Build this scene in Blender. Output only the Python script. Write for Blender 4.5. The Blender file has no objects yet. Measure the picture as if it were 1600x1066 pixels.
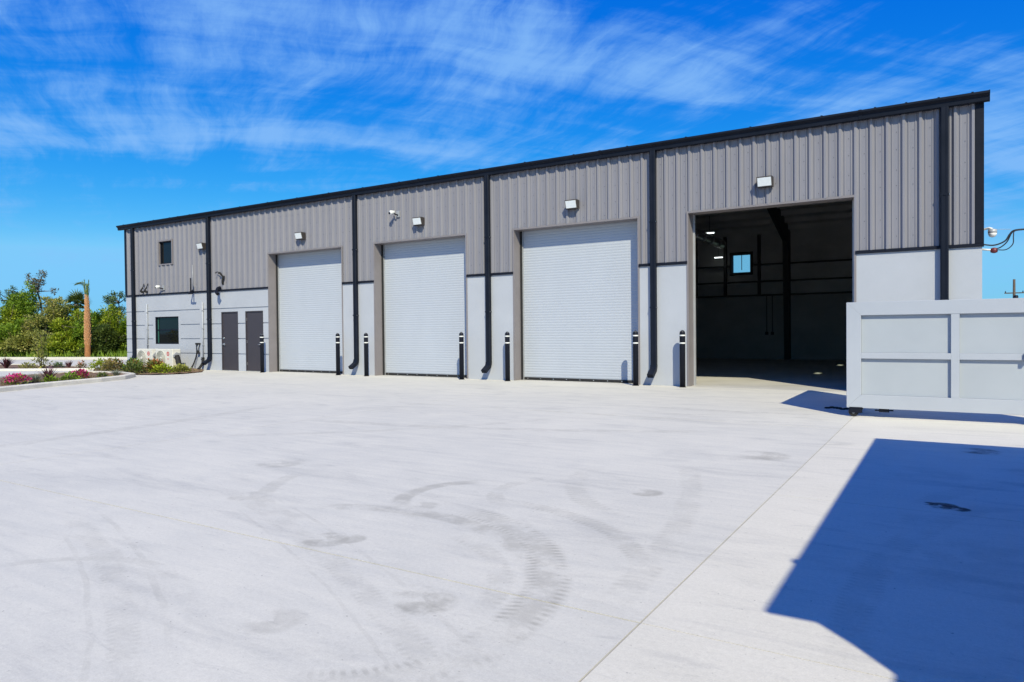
import bpy, bmesh, math, random
from mathutils import Vector, Matrix

sc = bpy.context.scene
col = sc.collection
R = math.radians
rnd = random.Random(7)

# ------------------------------------------------------------------ camera
cam_d = bpy.data.cameras.new('camera')
cam_d.sensor_fit = 'HORIZONTAL'
cam_d.sensor_width = 36.0
cam_d.lens = 24.74
cam_d.clip_start = 0.05
cam_d.clip_end = 6000
cam = bpy.data.objects.new('camera', cam_d)
col.objects.link(cam)
cx, cz = Vector((0.85022, 0.52633, -0.009746)), Vector((0.526423, -0.850083, 0.015397))
cy = cz.cross(cx).normalized()
cx = cy.cross(cz).normalized()
m3 = Matrix((cx, cy, cz.normalized())).transposed()
cam.matrix_world = Matrix.Translation((0, 0, 1.43)) @ m3.to_4x4()
sc.camera = cam

# ------------------------------------------------------------------ light and sky
SUN = Vector((-0.735, 0.86, -1.0)).normalized()          # the way the sunlight travels
elev = math.asin(-SUN.z)
world = bpy.data.worlds.new('World')
sc.world = world
world.use_nodes = True
wt = world.node_tree
wt.nodes.clear()


class NT:
    """small helper for building node trees"""
    def __init__(s, tree): s.t = tree
    def n(s, kind, **kw):
        nd = s.t.nodes.new(kind)
        for k, v in kw.items():
            if k.startswith('i_'):
                key = k[2:]
                key = int(key) if key.isdigit() else key.replace('_', ' ')
                nd.inputs[key].default_value = v
            else:
                setattr(nd, k, v)
        return nd
    def l(s, a, b): s.t.links.new(a, b)
    def m(s, op, a, b=None, c=None, clamp=False):
        nd = s.t.nodes.new('ShaderNodeMath'); nd.operation = op; nd.use_clamp = clamp
        for i, v in enumerate((a, b, c)):
            if v is None: continue
            if isinstance(v, (int, float)): nd.inputs[i].default_value = v
            else: s.l(v, nd.inputs[i])
        return nd.outputs[0]
    def vm(s, op, a, b=None):
        nd = s.t.nodes.new('ShaderNodeVectorMath'); nd.operation = op
        for i, v in enumerate((a, b)):
            if v is None: continue
            if isinstance(v, (tuple, list)): nd.inputs[i].default_value = v
            else: s.l(v, nd.inputs[i])
        return nd
    def noise(s, vec, scale, detail=4, rough=0.55, dist=0.0):
        nd = s.n('ShaderNodeTexNoise', i_Scale=scale, i_Detail=detail, i_Roughness=rough, i_Distortion=dist)
        if vec is not None: s.l(vec, nd.inputs['Vector'])
        return nd.outputs['Fac']
    def ramp(s, fac, a, b, lo=0.0, hi=1.0, smooth=True):
        nd = s.n('ShaderNodeMapRange')
        nd.interpolation_type = 'SMOOTHSTEP' if smooth else 'LINEAR'
        for i, v in ((1, a), (2, b), (3, lo), (4, hi)): nd.inputs[i].default_value = v
        s.l(fac, nd.inputs[0])
        return nd.outputs[0]
    def mapping(s, vec, scale=(1, 1, 1), rot=(0, 0, 0), loc=(0, 0, 0)):
        nd = s.n('ShaderNodeMapping', i_Scale=scale, i_Rotation=rot, i_Location=loc)
        s.l(vec, nd.inputs['Vector'])
        return nd.outputs[0]
    def mix(s, fac, a, b, mode='MIX'):
        nd = s.n('ShaderNodeMix', data_type='RGBA', blend_type=mode)
        for i, v in ((0, fac), (6, a), (7, b)):
            if isinstance(v, (int, float)): nd.inputs[i].default_value = v
            elif isinstance(v, (tuple, list)): nd.inputs[i].default_value = (*v[:3], 1)
            else: s.l(v, nd.inputs[i])
        return nd.outputs[2]


W = NT(wt)
sky = W.n('ShaderNodeTexSky', sky_type='NISHITA', sun_disc=False, sun_elevation=elev,
          sun_rotation=math.atan2(-SUN.x, -SUN.y), altitude=0.0, air_density=1.0, dust_density=0.25, ozone_density=2.5)
hsv = W.n('ShaderNodeHueSaturation', i_Saturation=1.42, i_Value=0.1)
W.l(sky.outputs[0], hsv.inputs['Color'])
# the deep, saturated blue of this day: one response curve for the whole sky
sc3 = W.n('ShaderNodeSeparateColor'); W.l(hsv.outputs[0], sc3.inputs[0])
cc3 = W.n('ShaderNodeCombineColor')
for ch, gain, pw, top in ((0, 1.3, 1.75, 0.19), (1, 0.86, 0.95, 0.53), (2, 0.93, 0.34, 0.94)):
    v_ = W.m('MULTIPLY', W.m('POWER', W.m('MAXIMUM', sc3.outputs[ch], 0.0), pw), gain)
    W.l(W.m('MULTIPLY', W.m('MINIMUM', v_, top), 10.0), cc3.inputs[ch])
tc = W.n('ShaderNodeTexCoord')
sep = W.n('ShaderNodeSeparateXYZ')
W.l(tc.outputs['Generated'], sep.inputs[0])
den = W.m('ADD', W.m('MAXIMUM', sep.outputs[2], 0.0), 0.12)
px0 = W.m('DIVIDE', sep.outputs[0], den)
py0 = W.m('DIVIDE', sep.outputs[1], den)
c0 = W.n('ShaderNodeCombineXYZ'); W.l(px0, c0.inputs[0]); W.l(py0, c0.inputs[1])
w1 = W.m('SUBTRACT', W.noise(c0.outputs[0], 0.9, 3), 0.5)
w2 = W.m('SUBTRACT', W.noise(W.mapping(c0.outputs[0], (1, 1, 1), (0, 0, 0), (7, 3, 0)), 1.1, 3), 0.5)
X_ = W.m('ADD', px0, W.m('MULTIPLY', w1, 0.38)); Y_ = W.m('ADD', py0, W.m('MULTIPLY', w2, 0.38))


def lin2(a, b):
    return W.m('ADD', W.m('MULTIPLY', X_, a), W.m('MULTIPLY', Y_, b))


def vec2(a, b):
    c = W.n('ShaderNodeCombineXYZ'); W.l(a, c.inputs[0]); W.l(b, c.inputs[1]); return c.outputs[0]


cu, cv = lin2(0.68, 0.73), lin2(-0.73, 0.68)                # along and across the two main bands
fa, fb = lin2(0.85, -0.53), lin2(0.53, 0.85)                # along and across the combed-out fibres
big = W.noise(vec2(W.m('MULTIPLY', cu, 0.55), W.m('MULTIPLY', cv, 1.5)), 1.0, 4, 0.55)
fib = W.noise(vec2(W.m('MULTIPLY', fa, 0.9), W.m('MULTIPLY', fb, 4.2)), 1.0, 7, 0.6, 0.3)
fib2 = W.noise(vec2(W.m('MULTIPLY', cu, 1.0), W.m('MULTIPLY', cv, 6.0)), 1.0, 7, 0.6, 0.3)
fine = W.noise(vec2(W.m('MULTIPLY', fa, 3.0), W.m('MULTIPLY', fb, 9.0)), 1.3, 6, 0.7, 0.2)


def band(v0, wid, amp):
    d = W.m('DIVIDE', W.m('SUBTRACT', cv, v0), wid)
    return W.m('MULTIPLY', W.m('POWER', 2.718, W.m('MULTIPLY', W.m('MULTIPLY', d, d), -1.0)), amp)


cl = W.m('ADD', W.m('MULTIPLY', big, 0.75), W.m('ADD', band(1.85, 0.32, 0.26), band(2.62, 0.26, 0.22)))
cl = W.m('ADD', cl, W.m('MULTIPLY', W.m('SUBTRACT', fib, 0.5), 0.80))
cl = W.m('ADD', cl, W.m('MULTIPLY', W.m('SUBTRACT', fib2, 0.5), 0.55))
cl = W.m('ADD', cl, W.m('MULTIPLY', W.m('SUBTRACT', fine, 0.5), 0.42))
cmask = W.ramp(cl, 0.36, 0.86)
cmask = W.m('MULTIPLY', cmask, W.ramp(sep.outputs[2], 0.0, 0.22, 0.2, 1.0))
cmask = W.m('MULTIPLY', cmask, 0.80)
skyc = W.mix(cmask, cc3.outputs[0], (2.3, 4.7, 8.6))
bg = W.n('ShaderNodeBackground', i_Strength=0.10)
W.l(skyc, bg.inputs['Color'])
wo = W.n('ShaderNodeOutputWorld')
W.l(bg.outputs[0], wo.inputs['Surface'])

sd = bpy.data.lights.new('sun', 'SUN')
sd.energy = 5.0
sd.angle = R(0.5)
sd.color = (1.0, 0.935, 0.70)
sun = bpy.data.objects.new('sun', sd)
sun.rotation_euler = SUN.to_track_quat('-Z', 'Y').to_euler()
sun.location = (20, -20, 30)
col.objects.link(sun)

sc.view_settings.view_transform = 'Standard'
sc.view_settings.look = 'None'
sc.view_settings.exposure = 0.16
sc.view_settings.gamma = 1.0
sc.view_settings.use_curve_mapping = False
sc.cycles.max_bounces = 8
sc.cycles.diffuse_bounces = 4
sc.cycles.transparent_max_bounces = 12
sc.cycles.use_denoising = True


# ------------------------------------------------------------------ materials
def mat(name, c, rough=0.6, metal=0.0, var=0.12, vscale=3.0, bump=0.0, bscale=60.0, stretch=(1, 1, 1), spec=0.5, fine=0.0):
    m = bpy.data.materials.new(name); m.use_nodes = True
    t = NT(m.node_tree)
    b = m.node_tree.nodes['Principled BSDF']
    geo = t.n('ShaderNodeNewGeometry')
    pos = t.mapping(geo.outputs['Position'], stretch)
    f = t.noise(pos, vscale, 5, 0.6)
    v = t.ramp(f, 0.25, 0.75, 1 - var, 1 + var, False)
    if fine:
        g = t.noise(pos, 90.0, 3, 0.6)
        v = t.m('MULTIPLY', v, t.ramp(g, 0.3, 0.7, 1 - fine, 1 + fine, False))
    cc = t.n('ShaderNodeRGB'); cc.outputs[0].default_value = (*c, 1)
    sc_ = t.n('ShaderNodeVectorMath', operation='SCALE')
    t.l(cc.outputs[0], sc_.inputs[0]); t.l(v, sc_.inputs['Scale'])
    t.l(sc_.outputs[0], b.inputs['Base Color'])
    rr = t.ramp(f, 0.2, 0.8, max(0.02, rough - 0.07), min(1, rough + 0.07), False)
    t.l(rr, b.inputs['Roughness'])
    b.inputs['Metallic'].default_value = metal
    b.inputs['Specular IOR Level'].default_value = spec
    if bump:
        bn = t.noise(geo.outputs['Position'], bscale, 4, 0.6)
        bp = t.n('ShaderNodeBump', i_Strength=bump, i_Distance=0.01)
        t.l(bn, bp.inputs['Height']); t.l(bp.outputs[0], b.inputs['Normal'])
    return m


M = {}
M['stucco'] = mat('painted_wall', (0.395, 0.415, 0.46), 0.75, var=0.05, vscale=1.2, bump=0.25, bscale=180, fine=0.02)
M['siding'] = mat('siding_paint', (0.212, 0.208, 0.235), 0.45, var=0.06, vscale=1.6, stretch=(1, 1, 0.25), spec=0.4)
M['trim_tan'] = mat('trim_paint', (0.205, 0.186, 0.192), 0.5, var=0.08, vscale=2.5)
M['black'] = mat('black_paint', (0.008, 0.010, 0.018), 0.5, var=0.2, vscale=4, spec=0.16)
M['gutter'] = mat('gutter_paint', (0.008, 0.011, 0.020), 0.5, var=0.25, vscale=2.0, spec=0.14)
M['rubber'] = mat('rubber', (0.012, 0.012, 0.013), 0.8, var=0.2)
M['curtain'] = mat('curtain_paint', (0.405, 0.435, 0.49), 0.5, var=0.04, vscale=0.9, stretch=(1, 1, 0.4))
M['guide'] = mat('guide_steel', (0.36, 0.37, 0.39), 0.5, metal=0.2, var=0.1)
M['door'] = mat('door_paint', (0.043, 0.037, 0.044), 0.5, var=0.07, vscale=2)
M['steel'] = mat('bright_steel', (0.6, 0.6, 0.6), 0.3, metal=0.9, var=0.1)
M['white'] = mat('white_plastic', (0.72, 0.72, 0.70), 0.45, var=0.05)
M['acbody'] = mat('unit_casing', (0.66, 0.64, 0.58), 0.5, var=0.05)
M['acgrille'] = mat('unit_grille', (0.30, 0.30, 0.26), 0.55, var=0.1)
M['red'] = mat('red_print', (0.55, 0.05, 0.05), 0.5, var=0.05)
M['lens'] = mat('lamp_lens', (0.70, 0.73, 0.75), 0.25, var=0.04, vscale=20)
M['bronze'] = mat('lamp_housing', (0.045, 0.038, 0.036), 0.5, var=0.15)
M['gate'] = mat('gate_paint', (0.385, 0.41, 0.455), 0.42, var=0.035, vscale=1.1, fine=0.015)
M['gatepanel'] = mat('gate_panel_paint', (0.365, 0.395, 0.43), 0.5, var=0.04, vscale=1.5)
M['slate'] = mat('threshold', (0.42, 0.42, 0.42), 0.4, metal=0.5)
M['inner'] = mat('insulation', (0.46, 0.46, 0.46), 0.5, var=0.2, vscale=1.0, bump=0.9, bscale=2.5)
M['innerlow'] = mat('inner_block', (0.40, 0.395, 0.385), 0.8, var=0.15, vscale=1.2)
M['beam'] = mat('frame_paint', (0.03, 0.03, 0.033), 0.6, var=0.2)
M['roof'] = mat('roof_sheet', (0.3, 0.31, 0.33), 0.4, var=0.06)
M['duct'] = mat('duct_steel', (0.62, 0.63, 0.64), 0.22, metal=0.9, var=0.15)
M['mulch'] = mat('mulch', (0.17, 0.105, 0.062), 0.95, var=0.5, vscale=14, bump=1.0, bscale=40, fine=0.3)
M['kerb'] = mat('kerb_concrete', (0.60, 0.57, 0.51), 0.85, var=0.12, vscale=3, bump=0.3, bscale=90, fine=0.06)
M['soil'] = mat('grass_ground', (0.075, 0.085, 0.035), 0.95, var=0.4, vscale=0.8, bump=0.8, bscale=12, fine=0.2)
M['subbase'] = mat('joint_fill', (0.31, 0.30, 0.28), 0.95, var=0.2)
M['floor'] = mat('indoor_concrete', (0.50, 0.485, 0.455), 0.55, var=0.15, vscale=0.8, fine=0.04)
M['bark'] = mat('bark', (0.11, 0.085, 0.06), 0.9, var=0.3, vscale=6)
M['palmboot'] = mat('palm_boots', (0.30, 0.13, 0.045), 0.85, var=0.35, vscale=9, fine=0.15)
M['palmcut'] = mat('palm_boot_tips', (0.46, 0.25, 0.12), 0.85, var=0.3, vscale=9)
M['truckwhite'] = mat('truck_paint', (0.62, 0.63, 0.64), 0.35, var=0.04)
M['cable'] = mat('cable_sheath', (0.012, 0.013, 0.02), 0.6)
M['wood'] = mat('pole_wood', (0.10, 0.075, 0.055), 0.9, var=0.3)


def glass_dark(name, c, tint_noise=True):
    m = bpy.data.materials.new(name); m.use_nodes = True
    t = NT(m.node_tree); b = m.node_tree.nodes['Principled BSDF']
    b.inputs['Base Color'].default_value = (*c, 1)
    b.inputs['Roughness'].default_value = 0.03
    b.inputs['Specular IOR Level'].default_value = 0.28
    g = t.n('ShaderNodeNewGeometry')
    bp = t.n('ShaderNodeBump', i_Strength=0.04, i_Distance=0.02)
    t.l(t.noise(g.outputs['Position'], 2.5, 2), bp.inputs['Height']); t.l(bp.outputs[0], b.inputs['Normal'])
    return m


M['glass'] = glass_dark('dark_glass', (0.006, 0.007, 0.008))
mg = bpy.data.materials.new('clear_glass'); mg.use_nodes = True
t = NT(mg.node_tree); mg.node_tree.nodes.remove(mg.node_tree.nodes['Principled BSDF'])
tr = t.n('ShaderNodeBsdfTransparent'); tr.inputs[0].default_value = (0.86, 0.92, 0.90, 1)
gl = t.n('ShaderNodeBsdfGlossy', i_Roughness=0.03)
mx = t.n('ShaderNodeMixShader'); mx.inputs[0].default_value = 0.06
t.l(tr.outputs[0], mx.inputs[1]); t.l(gl.outputs[0], mx.inputs[2])
t.l(mx.outputs[0], mg.node_tree.nodes['Material Output'].inputs[0])
M['clear'] = mg
me_ = bpy.data.materials.new('lit_lamp'); me_.use_nodes = True
b = me_.node_tree.nodes['Principled BSDF']
b.inputs['Emission Color'].default_value = (0.9, 1.0, 0.98, 1); b.inputs['Emission Strength'].default_value = 2.5
M['lit'] = me_


def leafmat(name, cols, trans=0.35, rough=0.5):
    m = bpy.data.materials.new(name); m.use_nodes = True
    t = NT(m.node_tree); nodes = m.node_tree.nodes
    b = nodes['Principled BSDF']
    g = t.n('ShaderNodeNewGeometry')
    cr = t.n('ShaderNodeValToRGB')
    e = cr.color_ramp.elements
    while len(e) < len(cols): e.new(0.5)
    for i, c in enumerate(cols):
        e[i].position = i / max(1, len(cols) - 1); e[i].color = (*c, 1)
    big = t.noise(g.outputs['Position'], 1.3, 3)
    f = t.m('ADD', t.m('MULTIPLY', g.outputs['Random Per Island'], 0.62), t.m('MULTIPLY', t.ramp(big, 0.3, 0.7), 0.38))
    t.l(f, cr.inputs[0])
    t.l(cr.outputs[0], b.inputs['Base Color'])
    b.inputs['Roughness'].default_value = rough
    b.inputs['Specular IOR Level'].default_value = 0.3
    tl = t.n('ShaderNodeBsdfTranslucent')
    mxc = t.mix(0.5, cr.outputs[0], (0.20, 0.26, 0.02))
    t.l(mxc, tl.inputs[0])
    mx = t.n('ShaderNodeMixShader'); mx.inputs[0].default_value = trans * 0.8
    t.l(b.outputs[0], mx.inputs[1]); t.l(tl.outputs[0], mx.inputs[2])
    t.l(mx.outputs[0], nodes['Material Output'].inputs[0])
    return m


LM = {
    'green': leafmat('leaf_green', [(0.0939, 0.1721, 0.0188), (0.1877, 0.2973, 0.0281), (0.3286, 0.4381, 0.0344)]),
    'lime': leafmat('leaf_lime', [(0.1334, 0.2075, 0.0178), (0.2816, 0.3706, 0.0266), (0.45, 0.45, 0.0371)]),
    'olive': leafmat('leaf_olive', [(0.1482, 0.1647, 0.0412), (0.2635, 0.28, 0.0659), (0.4118, 0.4118, 0.0988), (0.4612, 0.3459, 0.1647)]),
    'blue': leafmat('leaf_bluegreen', [(0.0607, 0.1148, 0.054), (0.108, 0.1755, 0.0743), (0.189, 0.2565, 0.081)]),
    'grey': leafmat('leaf_greybrown', [(0.135, 0.1283, 0.1013), (0.216, 0.1958, 0.1418), (0.324, 0.2565, 0.162)]),
    'dark': leafmat('leaf_dark', [(0.054, 0.0878, 0.027), (0.0945, 0.1418, 0.0338), (0.1755, 0.2025, 0.0473)]),
    'magenta': leafmat('bract_magenta', [(0.32, 0.01, 0.09), (0.50, 0.02, 0.16), (0.62, 0.06, 0.25)], 0.15),
    'maroon': leafmat('leaf_maroon', [(0.03, 0.006, 0.012), (0.075, 0.018, 0.03), (0.20, 0.10, 0.12)], 0.1),
    'croton': leafmat('leaf_croton', [(0.05, 0.08, 0.012), (0.13, 0.14, 0.02), (0.36, 0.10, 0.03), (0.42, 0.17, 0.08)], 0.2),
    'silver': leafmat('leaf_silver', [(0.14, 0.16, 0.12), (0.22, 0.25, 0.19), (0.30, 0.30, 0.22)], 0.2),
    'straw': leafmat('leaf_straw', [(0.15, 0.15, 0.04), (0.25, 0.22, 0.07), (0.30, 0.22, 0.10)], 0.2),
    'frond': leafmat('leaf_frond', [(0.08, 0.14, 0.03), (0.15, 0.22, 0.06), (0.22, 0.26, 0.08)], 0.3),
}


# concrete of the yard: patina, broom marks, and tyre tracks as real dirt on it
def concrete(name, c1, c2, tracks, strength, dirt=(0.24, 0.232, 0.21)):
    m = bpy.data.materials.new(name); m.use_nodes = True
    t = NT(m.node_tree); b = m.node_tree.nodes['Principled BSDF']
    g = t.n('ShaderNodeNewGeometry'); P = g.outputs['Position']
    n1 = t.noise(P, 0.35, 5, 0.6, 0.6)
    n2 = t.noise(P, 1.7, 6, 0.65, 0.4)
    n3 = t.noise(t.mapping(P, (1.0, 7.0, 1), (0, 0, R(14))), 1.3, 5, 0.6)
    n4 = t.noise(P, 120, 3, 0.7)
    n5 = t.noise(t.mapping(P, (0.8, 3.2, 1), (0, 0, R(-22)), (4, 2, 0)), 0.8, 6, 0.65, 0.8)
    f = t.m('ADD', t.m('MULTIPLY', n1, 0.35), t.m('MULTIPLY', n2, 0.3))
    f = t.m('ADD', f, t.m('MULTIPLY', n3, 0.35))
    f = t.ramp(f, 0.36, 0.64)
    base = t.mix(f, c1, c2)
    n6 = t.noise(t.mapping(P, (1.0, 5.0, 1), (0, 0, R(20)), (9, 5, 0)), 2.6, 7, 0.72, 1.2)
    smudge = t.m('ADD', t.ramp(n5, 0.50, 0.72, 0, 0.24), t.ramp(n6, 0.55, 0.74, 0, 0.22))
    base = t.mix(smudge, base, (0.22, 0.225, 0.235))
    base = t.mix(1.0, base, t.ramp(t.m('ADD', t.m('MULTIPLY', n4, 0.5), t.m('MULTIPLY', t.noise(P, 38, 5, 0.75), 0.5)), 0.3, 0.7, 0.86, 1.14, False), 'MULTIPLY')
    spk = t.noise(P, 34.0, 2, 0.5)
    base = t.mix(t.ramp(spk, 0.70, 0.77, 0.0, 0.55), base, (0.16, 0.15, 0.14))
    pit = t.noise(t.mapping(P, (1, 2.2, 1), (0, 0, R(8))), 5.5, 6, 0.75)
    base = t.mix(t.ramp(pit, 0.58, 0.80, 0.0, 0.30), base, (0.27, 0.27, 0.27))
    base = t.mix(t.ramp(pit, 0.40, 0.22, 0.0, 0.35), base, (0.66, 0.635, 0.58))
    sp = t.n('ShaderNodeSeparateXYZ'); t.l(P, sp.inputs[0])
    total = None
    wob = t.m('MULTIPLY', t.m('SUBTRACT', t.noise(P, 2.2, 3), 0.5), 0.05)
    treadn = t.noise(P, 9.0, 4, 0.7)
    brk = t.ramp(t.noise(P, 3.1, 5, 0.7), 0.34, 0.62)
    for (X, Y, r, a, half, w, s, k) in tracks:
        dx = t.m('SUBTRACT', sp.outputs[0], X); dy = t.m('SUBTRACT', sp.outputs[1], Y)
        rr = t.m('SQRT', t.m('ADD', t.m('MULTIPLY', dx, dx), t.m('MULTIPLY', dy, dy)))
        d = t.m('ABSOLUTE', t.m('ADD', t.m('SUBTRACT', rr, r), wob))
        mk = t.ramp(d, w, w * 0.55)
        ca = t.m('DIVIDE', t.m('ADD', t.m('MULTIPLY', dx, math.cos(a)), t.m('MULTIPLY', dy, math.sin(a))), rr)
        mk = t.m('MULTIPLY', mk, t.ramp(ca, math.cos(half), math.cos(half * 0.7)))
        if k:
            ang = t.m('ARCTAN2', dy, dx)
            ph = t.m('ADD', t.m('MULTIPLY', ang, r * 2 * math.pi / k), t.m('MULTIPLY', d, 26.0))
            tread = t.ramp(t.m('ADD', t.m('SINE', ph), t.m('MULTIPLY', treadn, 2.4)), 0.6, 2.0, 0.30, 1.0)
            # bars show near the edges of the track, the middle is a smear
            edge = t.ramp(d, w * 0.2, w * 0.6)
            tread = t.m('ADD', t.m('MULTIPLY', edge, tread), t.m('MULTIPLY', t.m('SUBTRACT', 1.0, edge), 0.62))
            mk = t.m('MULTIPLY', mk, tread)
        mk = t.m('MULTIPLY', mk, s)
        total = mk if total is None else t.m('MAXIMUM', total, mk)
    if total is not None:
        total = t.m('MULTIPLY', t.m('MULTIPLY', total, brk), strength, clamp=True)
        base = t.mix(total, base, dirt)
    t.l(base, b.inputs['Base Color'])
    b.inputs['Roughness'].default_value = 0.82
    b.inputs['Specular IOR Level'].default_value = 0.3
    bp = t.n('ShaderNodeBump', i_Strength=0.35, i_Distance=0.004)
    t.l(t.m('ADD', n4, t.m('MULTIPLY', n3, 0.6)), bp.inputs['Height']); t.l(bp.outputs[0], b.inputs['Normal'])
    return m


#  centre x, y, radius, mid angle, half span, half width, strength, tread pitch
TR = [(-3.55, 2.78, 1.76, 0.62, 0.85, 0.16, 0.80, 0.055), (-3.48, 2.58, 1.72, 1.45, 0.75, 0.11, 0.55, 0),
      (-3.30, 2.70, 1.30, 0.75, 0.6, 0.09, 0.40, 0.06), (-2.65, 2.74, 0.89, -0.45, 0.75, 0.14, 0.55, 0.05),
      (-3.35, 4.91, 0.69, -2.9, 1.3, 0.10, 0.55, 0), (-4.1, 5.2, 1.5, -2.3, 0.7, 0.10, 0.32, 0),
      (-3.10, 3.23, 1.71, 1.05, 0.6, 0.10, 0.50, 0.05), (-8.69, -7.98, 11.19, 1.16, 0.16, 0.09, 0.32, 0.05),
      (-8.69, -7.98, 11.38, 1.18, 0.15, 0.025, 0.22, 0), (-8.69, -7.98, 11.05, 1.14, 0.15, 0.02, 0.20, 0),
      (-4.2, 1.6, 0.9, 1.9, 0.8, 0.06, 0.26, 0), (-5.1, 1.2, 1.4, 1.3, 0.6, 0.05, 0.22, 0),
      (-11.08, -12.78, 17.71, 1.12, 0.14, 0.10, 0.32, 0.05), (-11.08, -12.78, 17.93, 1.12, 0.14, 0.02, 0.20, 0), (-11.08, -12.78, 17.55, 1.1, 0.12, 0.015, 0.20, 0),
      (-12.73, 2.95, 11.25, 0.2, 0.2, 0.12, 0.35, 0.07), (-2.7, 5.47, 0.74, -2.9, 1.0, 0.09, 0.45, 0.06),
      (-1.2, 6.6, 1.9, -2.6, 0.6, 0.12, 0.35, 0.07), (-45.2, 1.0, 35.0, 0.14, 0.12, 0.2, 0.28, 0),
      (-3.9, 12.35, 0.9, -1.57, 0.9, 0.10, 0.40, 0.2), (-3.6, 26.6, 14.35, -1.57, 0.14, 0.10, 0.5, 0.22), (-5.0, 24.0, 13.2, -1.5, 0.2, 0.10, 0.35, 0.25),
      (-9.5, 22.0, 14.0, -1.3, 0.25, 0.15, 0.30, 0), (-14.0, 14.0, 9.5, -0.7, 0.3, 0.13, 0.25, 0),
      (-2.35, 2.9, 0.07, 0.0, 3.2, 0.13, 0.85, 0), (-2.5, 2.98, 0.03, 0.0, 3.2, 0.10, 0.6, 0), (-3.64, 3.43, 0.08, 0.0, 3.2, 0.11, 0.75, 0), (-3.50, 3.52, 0.04, 0.0, 3.2, 0.08, 0.6, 0),
      (-1.77, 8.14, 0.12, 0.0, 3.2, 0.22, 0.7, 0), (-2.24, 5.82, 0.05, 0.0, 3.2, 0.11, 0.75, 0), (-2.84, 2.32, 0.05, 0, 3.2, 0.12, 0.35, 0), (-3.66, 4.49, 0.04, 0, 3.2, 0.12, 0.5, 0), (-6.2, 5.2, 0.1, 0, 3.2, 0.2, 0.45, 0), (-5.2, 4.0, 0.06, 0, 3.2, 0.15, 0.4, 0)]
M['yard'] = concrete('yard_concrete', (0.520, 0.508, 0.465), (0.60, 0.578, 0.515), TR, 0.78, (0.25, 0.238, 0.205))
OIL = [(-0.03, 6.53, 0.03, 0.0, 3.2, 0.10, 1.9, 0), (0.08, 6.47, 0.02, 0.0, 3.2, 0.07, 1.9, 0), (-0.12, 6.56, 0.02, 0.0, 3.2, 0.05, 1.9, 0),
       (0.3, 9.6, 0.10, 0.0, 3.2, 0.15, 1.2, 0), (0.6, 7.2, 6.4, 2.6, 0.25, 0.13, 0.3, 0.06),
       (5.2, 4.0, 5.6, 2.95, 0.35, 0.12, 0.28, 0.05), (0.75, 8.1, 0.2, 0, 3.2, 0.4, 0.35, 0), (0.2, 5.1, 0.2, 0, 3.2, 0.35, 0.16, 0),
       (0.5, 4.3, 0.1, 0, 3.2, 0.3, 0.16, 0), (-0.2, 7.9, 0.15, 0, 3.2, 0.3, 0.14, 0), (2.4, 6.0, 2.6, 3.0, 0.7, 0.12, 0.22, 0.07)]
M['apron'] = concrete('apron_concrete', (0.585, 0.560, 0.49), (0.625, 0.597, 0.525), OIL, 0.62, (0.04, 0.04, 0.04))


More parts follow.
